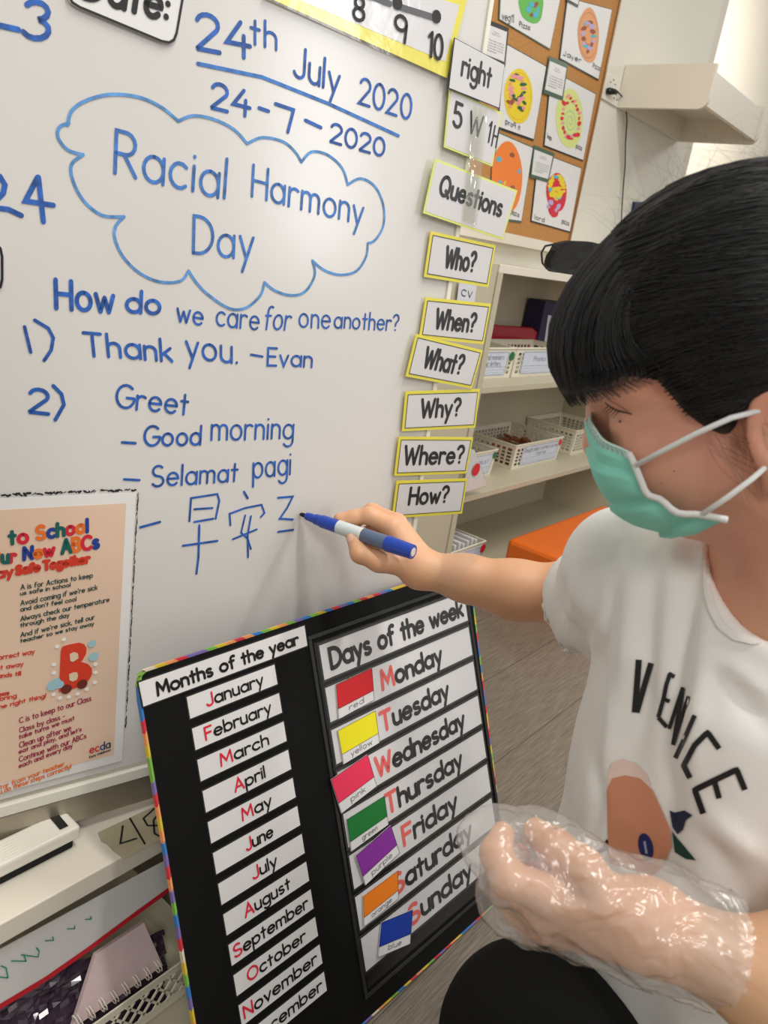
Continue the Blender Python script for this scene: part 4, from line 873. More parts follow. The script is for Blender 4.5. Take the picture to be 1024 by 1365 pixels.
# ------------------------------------------------------------------ the woman
SKIN = mat('skin', (217,165,127), .48, noise=.04, nscale=14, bump=.06, bscale=500, sss=.15)
HAIRM = mat('black_hair', (12,11,11), .45, noise=.2, nscale=60, spec=.5)
SHIRT = mat('white_cotton', (236,234,230), .85, noise=.02, nscale=8, bump=.12, bscale=900)
PANTS = mat('black_trousers', (13,13,12), .9, noise=.1, bump=.2, bscale=500, spec=.2)
HM = np.array([[-0.935,0.206,0.288],[-0.209,0.334,-0.919],[-0.285,-0.92,-0.27]])          # F, L, U in camera frame
HT = np.array([.235,-.070,.512]); HR = (RR@HM.T).T                                           # rows: head axes in world
for i in range(3): HR[i] = nrm(HR[i])
HO = CW(HT)
nt = SKIN.node_tree; b_ = nt.nodes['Principled BSDF']; src = b_.inputs['Base Color'].links[0].from_socket      # flushed cheeks and face
geo = nt.nodes.new('ShaderNodeNewGeometry'); dist = nt.nodes.new('ShaderNodeVectorMath'); dist.operation = 'DISTANCE'; dist.inputs[1].default_value = tuple(HO); nt.links.new(geo.outputs['Position'], dist.inputs[0])
mr = nt.nodes.new('ShaderNodeMapRange'); mr.inputs[1].default_value = .10; mr.inputs[2].default_value = .19; mr.inputs[3].default_value = .85; mr.inputs[4].default_value = 0; nt.links.new(dist.outputs['Value'], mr.inputs[0])
mxc = nt.nodes.new('ShaderNodeMixRGB'); mxc.inputs[2].default_value = (*s2l((228,158,134)), 1); nt.links.new(mr.outputs[0], mxc.inputs[0]); nt.links.new(src, mxc.inputs[1]); nt.links.new(mxc.outputs[0], b_.inputs['Base Color'])
d2_ = nt.nodes.new('ShaderNodeVectorMath'); d2_.operation = 'DISTANCE'; d2_.inputs[1].default_value = tuple(at(702,1152,.508)); nt.links.new(geo.outputs['Position'], d2_.inputs[0])      # reddened fingertips
mr2 = nt.nodes.new('ShaderNodeMapRange'); mr2.inputs[1].default_value = .008; mr2.inputs[2].default_value = .034; mr2.inputs[3].default_value = .8; mr2.inputs[4].default_value = 0; nt.links.new(d2_.outputs['Value'], mr2.inputs[0])
mx2 = nt.nodes.new('ShaderNodeMixRGB'); mx2.inputs[2].default_value = (*s2l((218,96,92)), 1); nt.links.new(mr2.outputs[0], mx2.inputs[0]); nt.links.new(mxc.outputs[0], mx2.inputs[1]); nt.links.new(mx2.outputs[0], b_.inputs['Base Color'])
def hw(f, l, u): return HO+HR[0]*f+HR[1]*l+HR[2]*u
def hl(P): return (P-HO.astype(np.float32))@HR.T.astype(np.float32)
def headsdf(P):
    q = hl(P); q = q.copy(); L = np.abs(q[..., 1]); s = np.stack([q[..., 0], L, q[..., 2]], -1)   # mirrored
    d = ellip(q, (-.004,0,.056), (.094,.074,.086))
    d = smin(d, ellip(q, (.038,0,-.002), (.047,.057,.070)), .03)
    d = smin(d, rcone(s, (.005,.050,-.040), (.042,.018,-.060), .016,.011), .03)
    d = smin(d, rcone(s, (.050,.010,-.060), (.050,.0,-.060), .011,.011), .015)
    d = smin(d, ellip(s, (.056,.031,-.014), (.035,.029,.033)), .02)
    d = smin(d, ellip(s, (.066,.028,.036), (.018,.026,.012)), .014)                             # brow
    d = smax(d, -ellip(s, (.096,.033,.016), (.018,.019,.015)), .012)                             # socket
    d = smin(d, ellip(s, (.0695,.033,.014), (.0145,.0165,.0125)), .006)                          # lid
    d = smin(d, rcone(q, (.083,0,.030), (.091,0,-.004), .0085,.013), .012)
    d = smin(d, rcone(s, (.080,.0,-.010), (.074,.010,-.012), .007,.007), .008)
    d = smin(d, ellip(q, (.070,0,-.038), (.014,.022,.010)), .01)
    ear = ellip(s, (-.006,.0735,-.002), (.018,.007,.031)); ear = smin(ear, rcone(s, (-.002,.072,-.026), (.002,.071,-.032), .008,.006), .008)
    ear = smax(ear, -ellip(s, (-.002,.081,.002), (.010,.007,.018)), .005)
    d = smin(d, ear, .006)
    neck = rcone(q, (-.018,0,-.03), (-.030,0,-.14), .054,.056)
    return smin(d, neck, .03)
TN = nrm((-.80,.10,-.60)); WU = RR[2]                                                          # torso front, world up (camera frame)
TU = nrm(WU-(WU@TN)*TN); TA = np.cross(TU, TN)
if TA[2] > 0: TA = -TA                                                                         # towards her left shoulder (nearer the camera)
TC = np.array([(1022-512)/1035*.60, (1000-682.5)/1035*.60, .60]); TO = CW(TC)
TR_ = np.array([CD(TA), CD(TN), CD(TU)])                                                       # across, front, up in world
C = lambda px, py, d: at(px, py, d)
SR = C(835,761,.66); tl = lambda P: (P-TO.astype(np.float32))@TR_.T.astype(np.float32)
SRl = TR_@(SR-TO); SLl = SRl*np.array([-1,1,1]); SL = TO+TR_.T@SLl
print('shoulders', SRl, SLl, 'TU', TU)
NB_ = hw(-.028, 0, -.135)
def torso(P, g=0.0, fold=0.0):
    q = tl(P); h = q[..., 2]
    ra = np.interp(h, [-.42,-.25,-.05,.06,.14], [.150,.138,.150,.155,.11]).astype(np.float32)+g
    rb = np.interp(h, [-.42,-.25,-.05,.06,.16], [.110,.098,.112,.100,.06]).astype(np.float32)+g
    if fold:
        r = fold*np.clip((.15-h)/.3, .45, 1); x = q[..., 0]
        rb = rb+r*(np.sin(x*58+h*7+1.2*np.sin(h*9))*.55+.45*np.sin(x*33-h*16+2)+.35*np.sin(h*38+x*24))
    k = np.sqrt((q[..., 0]/ra)**2+(q[..., 1]/rb)**2); d = (k-1)*np.minimum(ra, rb)
    return smax(d, np.maximum(h-.15, -.44-h), .05)
def shoulders(P, g=0.0):
    q = tl(P); nb = TR_@(NB_-TO); nb = nb+np.array([0,0,-.035])
    d = rcone(q, nb, SRl, .050+g, .046+g); return smin(d, rcone(q, nb, SLl, .050+g, .046+g), .02)
EL = C(783,795,.883); WRi = C(560,758,.906)
a680, a620 = C(684,786,.893), C(622,771,.902)
def rarm(P):
    d = rcone(P, SR, EL, .045, .037)
    d = smin(d, rcone(P, EL, a680, .037, .0315), .03); d = smin(d, rcone(P, a680, a620, .0315, .0245), .02); d = smin(d, rcone(P, a620, WRi, .0245, .0212), .02)
    return d
def chain(P, pts, k=.006):
    d = None
    for (a, ra), (b, rb) in zip(pts[:-1], pts[1:]):
        e = rcone(P, a, b, ra, rb); d = e if d is None else smin(d, e, k)
    return d
RF = dict(
 index=[(C(523,703,.908),.0122),(C(493,687,.914),.0098),(C(472,690,.916),.0086),(C(453,692,.916),.0076)],
 thumb=[(C(540,752,.900),.0150),(C(505,748,.890),.0122),(C(480,738,.888),.0105),(C(471,717,.895),.0084)],
 middle=[(C(529,698,.922),.0122),(C(496,682,.938),.0096),(C(472,694,.940),.0085),(C(466,710,.940),.0076)],
 ring=[(C(536,706,.936),.0118),(C(503,700,.945),.0094),(C(484,716,.950),.0083),(C(488,732,.938),.0074)],
 little=[(C(541,718,.948),.0105),(C(513,722,.955),.0082),(C(497,735,.950),.0074),(C(503,746,.938),.0066)])
def rhand(P):
    d = None
    for k, (nm, r0) in {'index':('index',.017), 'middle':('middle',.018), 'ring':('ring',.0175), 'little':('little',.016), 'thumb':('thumb',.017)}.items():
        a = RF[nm][0]; e = rcone(P, a[0], WRi, a[1], .0185); d = e if d is None else smin(d, e, .010)
    for nm in RF: d = smin(d, chain(P, RF[nm]), .0035)
    return d
LW, LE = C(862,1232,.475), C(1075,1330,.455)
LF = dict(
 index=[(C(733,1193,.470),.0125),(C(678,1172,.458),.0100),(C(661,1138,.465),.0088),(C(670,1112,.475),.0076)],
 middle=[(C(722,1212,.482),.0122),(C(676,1190,.494),.0098),(C(675,1158,.500),.0088),(C(692,1141,.500),.0078)],
 ring=[(C(724,1230,.495),.0118),(C(690,1212,.515),.0095),(C(693,1178,.520),.0085),(C(716,1163,.508),.0075)],
 little=[(C(742,1240,.508),.0105),(C(706,1232,.525),.0085),(C(708,1200,.532),.0075),(C(728,1184,.522),.0066)],
 thumb=[(C(806,1200,.468),.0155),(C(777,1158,.468),.0122),(C(740,1128,.475),.0102),(C(714,1108,.482),.0082)])
def lhand(P):
    d = None
    for nm in LF:
        a = LF[nm][0]; e = rcone(P, a[0], LW, a[1], .0205); d = e if d is None else smin(d, e, .012)
    for nm in LF: d = smin(d, chain(P, LF[nm]), .004)
    return d
def larm(P): return smin(rcone(P, LW, LE, .0215, .031), rcone(P, LE, SL-TR_[2]*.0, .036, .045), .03)
def body(P):
    d = smin(headsdf(P), torso(P, -.022), .03); d = smin(d, shoulders(P, -.004), .03)
    return smin(smin(d, rarm(P), .012), larm(P), .012)
def bb(pts, m): pts = np.array(pts); return pts.min(0)-m, pts.max(0)+m
person = thing('person', 'woman with black fringe, teal mask and white shirt writing on the board', 'person', (1.0, .35, 0))
hp = [p for k in RF.values() for p, r in k]; lp = [p for k in LF.values() for p, r in k]
rc = lambda P: smin(rhand(P), rarm(P), .010); lc = lambda P: smin(lhand(P), larm(P), .012)
parts = []
lo, hi = bb(hp+[WRi, C(600,765,.89)], .022); parts.append(nets(rc, lo, hi, .0014))
lo2, hi2 = bb(lp+[LW, C(900,1252,.47)], .025); parts.append(nets(lc, lo2, hi2, .0014))
lo, hi = bb([EL, C(570,757,.89), C(700,785,.86)], .05); hi[2] = max(hi[2], EL[2]+.045); parts.append(nets(rarm, lo, hi, .0032))
lo, hi = bb([hw(-.1,-.08,-.09), hw(.12,.09,.15), hw(.12,-.09,.15), hw(-.1,.08,-.09), hw(.09,.08,-.1), hw(.1,-.08,-.1)], .012); parts.append(nets(body, lo, hi, .0022))
lo, hi = bb([SR, SL, TO-TR_[2]*.42, TO+TR_[2]*.15, LE, NB_], .11); parts.append(nets(body, lo, hi, .0065))
lo, hi = bb([C(880,1240,.475), LE], .045); parts.append(nets(lambda P: larm(P), lo, hi, .0035))
V, F_ = vf(parts); bo = mesh_np('body', V, F_, SKIN, person, sm=1)
# shirt
SE = C(803,814,.805)
axd = nrm(SE-SR)
NC = hw(-.005, -.0, -.145)
def shirt(P):
    d = smin(torso(P, .003, .0125), shoulders(P, .006), .035)
    q = P-SR.astype(np.float32); al = q@axd.astype(np.float32)
    w = .0035*np.sin(al*70+3*noise3(P, 18, 3))+.003*noise3(P, 40, 5)
    sl = rcone(P, SR, SR+axd*np.linalg.norm(SE-SR)*1.15, .050, .064)-w*np.clip(al/.08, 0, 1)
    L = np.linalg.norm(SE-SR); sl = np.maximum(sl, al-L)
    inner = rcone(P, SR+axd*.07, SR+axd*L*1.3, .044, .066); sl = np.maximum(sl, -inner)
    d = smin(d, sl, .018)
    cut = ellip(tl(P), TR_@(C(1048,756,.475)-TO), (.075,.085,.058))
    nk = smin(rcone(hl(P), (-.018,0,-.03), (-.030,0,-.16), .060,.063), cut, .01)
    return smax(d, -nk, .003)+.0012*noise3(P, 30, 9)
lo, hi = bb([SR-axd*.05, SL, TO-TR_[2]*.44, TO+TR_[2]*.2, SE], .105); SV, SF = nets(shirt, lo, hi, .0042)
def crease(V, F, folds):
    e1 = V[F[:, 1]]-V[F[:, 0]]; e2 = V[F[:, 2]]-V[F[:, 0]]; n = np.cross(e1, e2); N = np.zeros_like(V)
    for j in range(4):
        for k in range(3): N[:, k] += np.bincount(F[:, j], n[:, k], len(V))
    N /= np.linalg.norm(N, axis=1)[:, None]+1e-12
    c = (V-CAM)@RR; px = CXP+FPX*c[:, 0]/c[:, 2]; py = CYP+FPX*c[:, 1]/c[:, 2]; Q = np.stack([px, py], -1); D = np.zeros(len(V))
    face = ((V-CAM)*N).sum(1) < 0
    for pts, w, a in folds:
        pts = np.array(pts, float); best = np.full(len(V), 1e9); T = np.zeros(len(V)); L = 0; seg = np.linalg.norm(np.diff(pts, axis=0), axis=1); tot = seg.sum()
        for i in range(len(pts)-1):
            b = pts[i+1]-pts[i]; t = np.clip(((Q-pts[i])@b)/(b@b), 0, 1); d = np.linalg.norm(Q-pts[i]-t[:, None]*b, axis=1); m = d < best; best[m] = d[m]; T[m] = (L+t[m]*seg[i])/tot; L += seg[i]
        D += a*np.exp(-(best/w)**2)*np.sin(np.pi*np.clip(T, .08, .92))**.7
    return V+N*(D*face)[:, None]
FO = lambda pts: [(720+x/2.73, 700+y/2.73) for x, y in pts]
SV = crease(SV, SF, [(FO([(560,60),(548,300),(500,620),(470,860),(480,1100)]), 11, -.0075), (FO([(600,330),(590,560),(560,760),(575,1000)]), 14, .0050),
    (FO([(290,10),(262,200),(238,420)]), 9, -.0050), (FO([(350,0),(330,300),(300,600),(270,840)]), 12, .0045), (FO([(430,20),(400,300),(390,640),(330,900)]), 10, -.0045),
    (FO([(480,40),(470,300),(440,600)]), 9, .0035), (FO([(70,190),(110,300),(150,340)]), 6, -.0035), (FO([(215,150),(190,300),(150,470)]), 8, -.0045), (FO([(150,120),(120,260),(90,420)]), 8, .0035), (FO([(235,380),(222,470),(240,640)]), 7, -.0055),
    (FO([(690,560),(740,640),(830,740)]), 12, -.0050), (FO([(640,480),(760,560),(840,620)]), 12, .0045), (FO([(560,1120),(650,1210),(740,1310)]), 12, -.0055), (FO([(620,1060),(720,1150),(840,1240)]), 13, .0045), (FO([(520,1230),(640,1330),(760,1420)]), 11, .0045), (FO([(500,1420),(640,1500),(830,1560)]), 12, -.0050),
    (FO([(240,480),(262,700),(235,980)]), 9, .0040), (FO([(200,820),(215,1000),(180,1150)]), 8, -.0045)])
sh = mesh_np('shirt', SV, SF, SHIRT, person, sm=2); sh['label'] = 'white cotton T-shirt printed VENICE'
bvh = BVHTree.FromPolygons([tuple(v) for v in np.array([v.co[:] for v in sh.data.vertices])], [tuple(p.vertices) for p in sh.data.polygons])
def cast(px, py, off=.0012, tree=None):
    r = nrm(ray(px, py)); h = (tree or bvh).ray_cast(Vector(CAM), Vector(r))
    if h[0] is None: return None
    return np.array(h[0])-r*off
def surf_stroke(mb, pts, w, m, tree=None, off=.0012):
    P = [np.array(pts[0], float)]
    for a, b in zip(pts[:-1], pts[1:]):
        a, b = np.array(a, float), np.array(b, float); n = max(1, int(np.linalg.norm(b-a)/2.5)); P += [a+(b-a)*(i+1)/n for i in range(n)]
    L = []
    for i, p in enumerate(P):
        d = P[min(i+1, len(P)-1)]-P[max(i-1, 0)]; d /= np.linalg.norm(d)+1e-9; n = np.array([-d[1], d[0]])*w/2
        L.append([cast(*(p+n*k), off, tree) for k in (-1, 0, 1)])
    for a, b in zip(L[:-1], L[1:]):
        for k in (0, 1):
            q = [a[k], a[k+1], b[k+1], b[k]]
            if all(x is not None for x in q) and max(np.linalg.norm(q[0]-x) for x in q[1:]) < .02: mb.add(q, [(0,1,2,3)], m)
def surf_fill(mb, poly, m, off=.0009, tree=None, rings=10):
    poly = np.array(poly, float); c = poly.mean(0); E = []
    for a, b in zip(poly, np.roll(poly, -1, 0)):
        n = max(1, int(np.linalg.norm(b-a)/5)); E += [a+(b-a)*i/n for i in range(n)]
    G_ = [[cast(*(c+(e-c)*k/rings), off, tree) for e in E] for k in range(rings+1)]
    for k in range(rings):
        for i in range(len(E)):
            j = (i+1) % len(E); q = [G_[k][i], G_[k+1][i], G_[k+1][j], G_[k][j]]
            if any(x is None for x in q): continue
            if k == 0: mb.add([q[1], q[2], q[0]], [(0,1,2)], m)
            else: mb.add(q, [(0,1,2,3)], m)
SK = lambda pts: [(720+x/2.73, 700+y/2.73) for x, y in pts]
l = MB()
for pts, w in (([(360,490),(345,682)],7), ([(404,502),(352,682)],6.5), ([(474,540),(460,580),(450,630),(430,700)],5), ([(468,540),(490,552)],5), ([(450,632),(472,642)],4.5), ([(430,700),(462,735)],5),
        ([(520,590),(500,650),(470,742)],4.5), ([(520,594),(504,690),(484,800)],5), ([(540,622),(512,712),(484,800)],4.5), ([(563,692),(530,765),(492,848)],5.5),
        ([(652,814),(610,754),(562,802),(522,875),(545,920)],6.5), ([(746,964),(716,890),(563,964),(594,1050)],7), ([(634,928),(652,995)],6.5), ([(208,1190),(236,1178),(244,1150),(256,1198)],5)):
    surf_stroke(l, SK(pts), w*1.15, INK)
l.build('shirt_lettering', sh)
l = MB()
surf_fill(l, SK([(243,975),(246,905),(262,864),(300,850),(350,868),(388,905),(402,945),(360,960)]), mat('pale_pink_print', (232,206,194), .8))
surf_fill(l, SK([(242,965),(262,922),(310,910),(365,922),(410,965),(445,1040),(475,1110),(478,1170),(450,1240),(410,1278),(370,1266),(300,1245),(252,1230),(246,1100)]), mat('peach_print', (206,140,108), .8, noise=.04), .0013)
surf_fill(l, SK([(385+27*math.cos(a)+8*math.sin(a), 1171+50*math.sin(a)) for a in np.linspace(0, 6.28, 19)[:-1]]), mat('navy_cloth_print', (28,34,92), .7), .0018)
surf_stroke(l, SK([(380,1150),(388,1195)]), 3, mat('silver_print', (150,160,190), .6), off=.0022)
surf_fill(l, SK([(472,1038),(490,1046),(525,1038),(555,1056),(530,1075),(520,1108),(500,1125),(482,1100)]), mat('dark_blue_print', (30,38,66), .8), .0014)
surf_fill(l, SK([(480,1112),(500,1140),(534,1180),(568,1220),(530,1215),(490,1190)]), mat('dark_green_print', (20,60,48), .8), .0014)
l.build('shirt_picture', sh, label='peach oval with small blue sticker shape and dark leaf')
l = MB(); pts = [cast(x, y, .001) for x, y in ((944,726),(944,745),(944,765),(945,785),(949,803),(956,818),(968,832),(984,842),(1003,845),(1022,842))]
surf_stroke(l, [(940,722),(941,745),(942,765),(943,788),(949,812),(961,834),(980,849),(1003,854),(1030,848)], 9, SHIRT, None, .0022); l.build('collar', sh, solid=.0015)
# trousers
KN = C(708,1388,.62); HP = TO-TR_[2]*.40-TR_[0]*.02; HPL = HP+TR_[0]*.09; HPR = HP-TR_[0]*.055-TR_[1]*.03
FT = np.array([KN[0]+.17, KN[1]-.06, .06]); KR = np.array([HPR[0]+.06, HPR[1]+.0, .066]); FR = KR+np.array([.24,-.20,-.012])
def pj_(P): c=(np.array(P)-CAM)@RR; return [round(float(512+1035*c[0]/c[2])), round(float(682.5+1035*c[1]/c[2])), round(float(c[2]),2)]
0 and print('legs', [(n, pj_(p), np.round(p,2)) for n, p in dict(HPL=HPL,HPR=HPR,KN=KN,FT=FT,KR=KR,FR=FR).items()])
def trous(P):
    d = rcone(P, HPL, KN, .088, .070); d = smin(d, rcone(P, KN, FT, .064, .045), .03)
    d = smin(d, rcone(P, HPR, KR, .088, .062), .04); d = smin(d, rcone(P, KR, FR, .060, .042), .03); d = smin(d, rcone(P, HPL, HPR, .10, .088), .04)
    return d+.0015*noise3(P, 25, 2)
lo, hi = bb([HPL, HPR, KN, FT, KR, FR], .11); lo[2] = -.005; TV, TF = nets(trous, lo, hi, .008); TV[:, 2] = np.maximum(TV[:, 2], .001)
mesh_np('trousers', TV, TF, PANTS, person, sm=1)
SHOE = mat('dark_shoe', (30,30,32), .6)
for p, dr in ((FT, np.array([-.12,.02,0])), (FR, np.array([.1,-.08,0]))):
    v, f = nets(lambda P: ellip(P*np.array([1,1,1],np.float32), (p[0]+dr[0]*.5, p[1]+dr[1]*.5, .045), (.11,.075,.045)), np.array([p[0]-.2,p[1]-.15,-.01]), np.array([p[0]+.2,p[1]+.15,.12]), .008)
    v[:, 2] = np.maximum(v[:, 2], .001); mesh_np('shoe', v, f, SHOE, person)
# ------------------------------------------------------------------ hair
def hairsdf(P):
    q = hl(P); f, lft, u = q[..., 0], np.abs(q[..., 1]), q[..., 2]
    d = ellip(q, (-.010,0,.056), (.104,.083,.092))
    hlz = np.interp(f, [-.09,-.04,-.018,.006,.022,.040,.052,.075], [-.07,-.04,.022,.022,-.012,.018,.046,.060]).astype(np.float32)
    d = smax(d, hlz-u+.002*np.sin(lft*200), .008)
    b = ellip(q, (.018,-.002,.056), (.091,.074,.076)); b = smax(b, .036-u+.2*np.abs(lft-.01), .010); b = smax(b, .022-f, .012)
    b = smax(b, -ellip(q, (.02,0,.04), (.072,.064,.080)), .006)
    d = smin(d, b, .006)
    bun = ellip(q, (-.135,0,.03), (.04,.035,.05)); d = smin(d, bun, .03)
    return d+.0012*np.sin(q[..., 1]*260+q[..., 2]*20)
lo, hi = bb([hw(-.16,-.09,-.08), hw(.13,.09,.17), hw(.13,-.09,.17), hw(-.16,.09,-.08), hw(-.16,.09,.17), hw(.13,.09,-.08), hw(-.16,-.09,.17), hw(.13,-.09,-.08)], .0)
HV, HF = nets(hairsdf, lo, hi, .0030); hair = mesh_np('hair', HV, HF, HAIRM, person, sm=1); hair['label'] = 'black hair with thick fringe'
hb = BVHTree.FromPolygons([tuple(v.co) for v in hair.data.vertices], [tuple(p.vertices) for p in hair.data.polygons])
def strands(name, paths, r=.00035, label=None, parent=hair):
    cu = bpy.data.curves.new(name, 'CURVE'); cu.dimensions = '3D'; cu.bevel_depth = r; cu.bevel_resolution = 0; cu.resolution_u = 2
    for pts in paths:
        sp = cu.splines.new('POLY'); sp.points.add(len(pts)-1)
        for i, p in enumerate(pts): sp.points[i].co = (*p, 1); sp.points[i].radius = 1.0-.75*(i/(len(pts)-1))**2
    cu.materials.append(HAIRM); o = bpy.data.objects.new(name, cu); COL.objects.link(o); o.parent = parent; o['kind'] = 'stuff'
    if label: o['label'] = label
    return o
def snap(P, off=.0006):
    c = Vector(hw(-.01, 0, .055)); d = Vector(P)-c; L = d.length; d.normalize(); h = hb.ray_cast(c+d*.30, -d)
    return np.array(h[0])+np.array(d)*off if h[0] is not None else np.array(P)
rg = random.Random(11); paths = []
for i in range(1900):                                                # fringe, combed forward and down
    l0 = rg.uniform(-.064, .074); f0 = rg.uniform(.0, .045); pts = []; n_ = 11; ll = l0+rg.uniform(-.012,.012); end = rg.uniform(.028, .048)+.18*abs(ll-.01); off = rg.uniform(0, .0045)
    for k in range(n_):
        t_ = k/(n_-1); ang = math.radians(78-98*t_); l_ = l0*(1-t_)*.75+ll*t_
        s_ = math.sqrt(max(.05, 1-(l_/.086)**2)); P = hw(.018+.094*s_*math.cos(ang), l_, .056+.082*s_*math.sin(ang))
        P = snap(P, off*(.3+t_)) if t_ < .82 else P+(pts[-1]-P)*.0
        loc = HR@(P-HO)
        if loc[2] < end and k > 3:
            P = hw(loc[0], loc[1], end); pts.append(P); break
        pts.append(P)
    paths.append(pts)
strands('fringe_strands', paths, .00042)
paths = []
for i in range(3200):                                                # sides, drawn back
    side = 1 if rg.random() < .8 else -1; a0 = rg.uniform(-.25, 1.45); f0 = (rg.uniform(.025, .088) if a0 > .5 else rg.uniform(.0, .055)); wv = rg.uniform(-.006, .006); wp = rg.uniform(0, 6); pts = []; off = rg.uniform(.0002, .003)
    u0 = -.0+.16*max(0, math.sin(a0)); l0 = .085*math.cos(a0)*side; u1 = .03+(u0-.05)*.3
    for k in range(10):
        t_ = k/9; f_ = f0+(-.115-f0)*t_; u_ = u0*(1-t_)+u1*t_+.010*math.sin(t_*3.1)*(.5-a0/2); l_ = l0*(1-t_**2)+.01*side*t_
        P = snap(hw(f_, l_*1.1, u_+.01+wv*math.sin(4*t_+wp)), off); pts.append(P)
    paths.append(pts)
for i in range(900):                                                 # temple hair, from fringe edge to sideburn
    t0 = rg.random(); A = np.array([.082,.040,.072])*(1-t0)**2+2*t0*(1-t0)*np.array([.062,.066,.030])+t0*t0*np.array([.026,.080,-.006]); A = A+np.array([rg.uniform(-.022,.002), 0, rg.uniform(.0,.045)]); off = rg.uniform(.0003,.0026); pts = []
    for k in range(10):
        t_ = k/9; f_ = A[0]+(-.11-A[0])*t_; u_ = A[2]*(1-t_)+.045*t_+.012*math.sin(3*t_); pts.append(snap(hw(f_, A[1]*(1-t_*.4)+.02*t_, u_), off))
    paths.append(pts)
strands('swept_back_strands', paths, .00040)
paths = []
for i in range(70):                                                  # stray hairs along the crown and cheek
    f0 = rg.uniform(-.06, .09); P = snap(hw(f0, rg.uniform(-.03,.05), .16), 0); d = nrm(HR[2]*rg.uniform(.4,1)+HR[0]*rg.uniform(-.8,.9)+HR[1]*rg.uniform(-.4,.4)); e = HR[0]*rg.uniform(-.02,.02)
    paths.append([P+d*.028*t_*rg.uniform(.8,1.2)+e*t_*t_ for t_ in np.linspace(0, 1, 6)])
for i in range(60):
    A = hw(rg.uniform(.0,.035), .0745, rg.uniform(-.005,.02)); B = hw(rg.uniform(-.02,.02), .074, rg.uniform(-.055,-.02)); m_ = (A+B)/2+HR[0]*rg.uniform(-.012,.012)+HR[1]*.002
    paths.append([A*(1-t_)**2+2*t_*(1-t_)*m_+B*t_*t_ for t_ in np.linspace(0, 1, 7)])
strands('stray_hairs', paths, .00005)
# eyelashes and mole
bodyb = BVHTree.FromPolygons([tuple(v.co) for v in bo.data.vertices], [tuple(p.vertices) for p in bo.data.polygons])
l = MB(); LSH = mat('dark_lash', (34,20,16), .7)
KE = lambda pts: [(780+x/4.197, 480+y/4.197) for x, y in pts]
surf_stroke(l, KE([(112,238),(140,262),(172,280),(205,290),(240,296),(262,304)]), 1.6, LSH, bodyb, .0008)
surf_stroke(l, KE([(128,222),(160,240),(200,262),(240,290)]), .8, mat('lid_crease', (150,92,70), .6), bodyb, .0008)
for x, y in ((128,258),(142,268),(156,276),(172,283),(188,288)):
    a = cast(*KE([(x, y)])[0], .001, bodyb)
    if a is not None: l.tube([a, a+HR[0]*.004-HR[2]*.0025+HR[1]*.001], [.00035,.0001], LSH, 5)
l.build('eyelashes', person)
l = MB()
for x, y, r in ((195,343,1.8),(500,622,.9),(428,690,.8)): surf_fill(l, [(780+x/4.197+r*math.cos(a), 480+y/4.197+r*math.sin(a)) for a in np.linspace(0, 6.28, 9)[:-1]], mat('mole', (96,52,40), .6), .0005, bodyb, 2)
l.build('moles', person)
l = MB(); pass
NAIL = mat('nail', (232,184,166), .3, coat=.4)
l = MB(); surf_fill(l, [(466.5+4.2*math.cos(a)-1.2*math.sin(a), 717+5.5*math.sin(a)) for a in np.linspace(0, 6.28, 13)[:-1]], NAIL, .0004, bodyb, 3); l.build('thumbnail', person)
# ------------------------------------------------------------------ face mask
TEAL_ = mat('teal_mask_fabric', (138,218,200), .75, noise=.03, nscale=30, bump=.15, bscale=700); PALE = mat('pale_mask_fabric', (200,230,222), .75, bump=.1, bscale=700)
WSTR = mat('white_elastic', (226,228,226), .7)
rows = [((791,545,.530),(838,603,.480)), ((785.5,556,.538),(844,614,.478)), ((787,585,.546),(853,636,.477)), ((794,618,.552),(863,658,.477)), ((811,656,.556),(881,665,.474)), ((844,685,.554),(902,682.5,.468)), ((880,703,.545),(932,685,.462)), ((908,711,.535),(969,692,.452))]
RI = 36; CI = 15
def cr(A, t):
    A = [np.array(a, float) for a in A]; x = t*(len(A)-1); i = min(int(x), len(A)-2); u = x-i; p = [A[max(i-1,0)], A[i], A[i+1], A[min(i+2, len(A)-1)]]
    return .5*(2*p[1]+(p[2]-p[0])*u+(2*p[0]-5*p[1]+4*p[2]-p[3])*u*u+(3*p[1]-p[0]-3*p[2]+p[3])*u**3)
half = []
for i in range(RI+1):
    t_ = i/RI; c = cr([r[0] for r in rows], t_); e = cr([r[1] for r in rows], t_); A, B = C(*c), C(*e); row = []
    out = nrm(HR[0]*.55+HR[1]*.8)
    for j in range(CI+1):
        s_ = j/CI; P = A*(1-s_)+B*s_+out*(.016*math.sin(math.pi*s_**.8)*(1-.35*abs(t_-.5)))
        pl = ((t_*3.4) % 1.0); P = P+out*((.0058*(1-pl) if .16 < t_ < .95 else 0)+.0012*math.sin(12*s_+7*t_))*(1-s_**3)
        row.append(P)
    half.append(row)
M_ = lambda P: HO+HR.T@((HR@(P-HO))*np.array([1,-1,1]))
mk = MB(); full = []
for row in half:
    mid = HR@(row[0]-HO); sh_ = mid[1]
    far = [P-HR[1]*0 for P in row[1:]]; far = [M_(P)+HR[1]*(2*sh_)*(1-k/CI)*1.0 for k, P in enumerate(far, 1)]
    full.append(far[::-1]+row)
nc_ = len(full[0]); Vv = [P for r in full for P in r]
for i in range(RI):
    m_ = PALE if i < RI*.13 else TEAL_
    mk.m += []
    for j in range(nc_-1):
        mk.add([full[i][j], full[i][j+1], full[i+1][j+1], full[i+1][j]], [(0,3,2,1)], m_)
fm = thing('face_mask', 'pleated teal surgical face mask worn over the nose and mouth of the woman', 'mask', half[0][0])
mo = mk.build('mask_fabric', fm, smooth=True); bmm = bmesh.new(); bmm.from_mesh(mo.data); bmesh.ops.remove_doubles(bmm, verts=bmm.verts, dist=1e-5); bmm.to_mesh(mo.data); bmm.free()
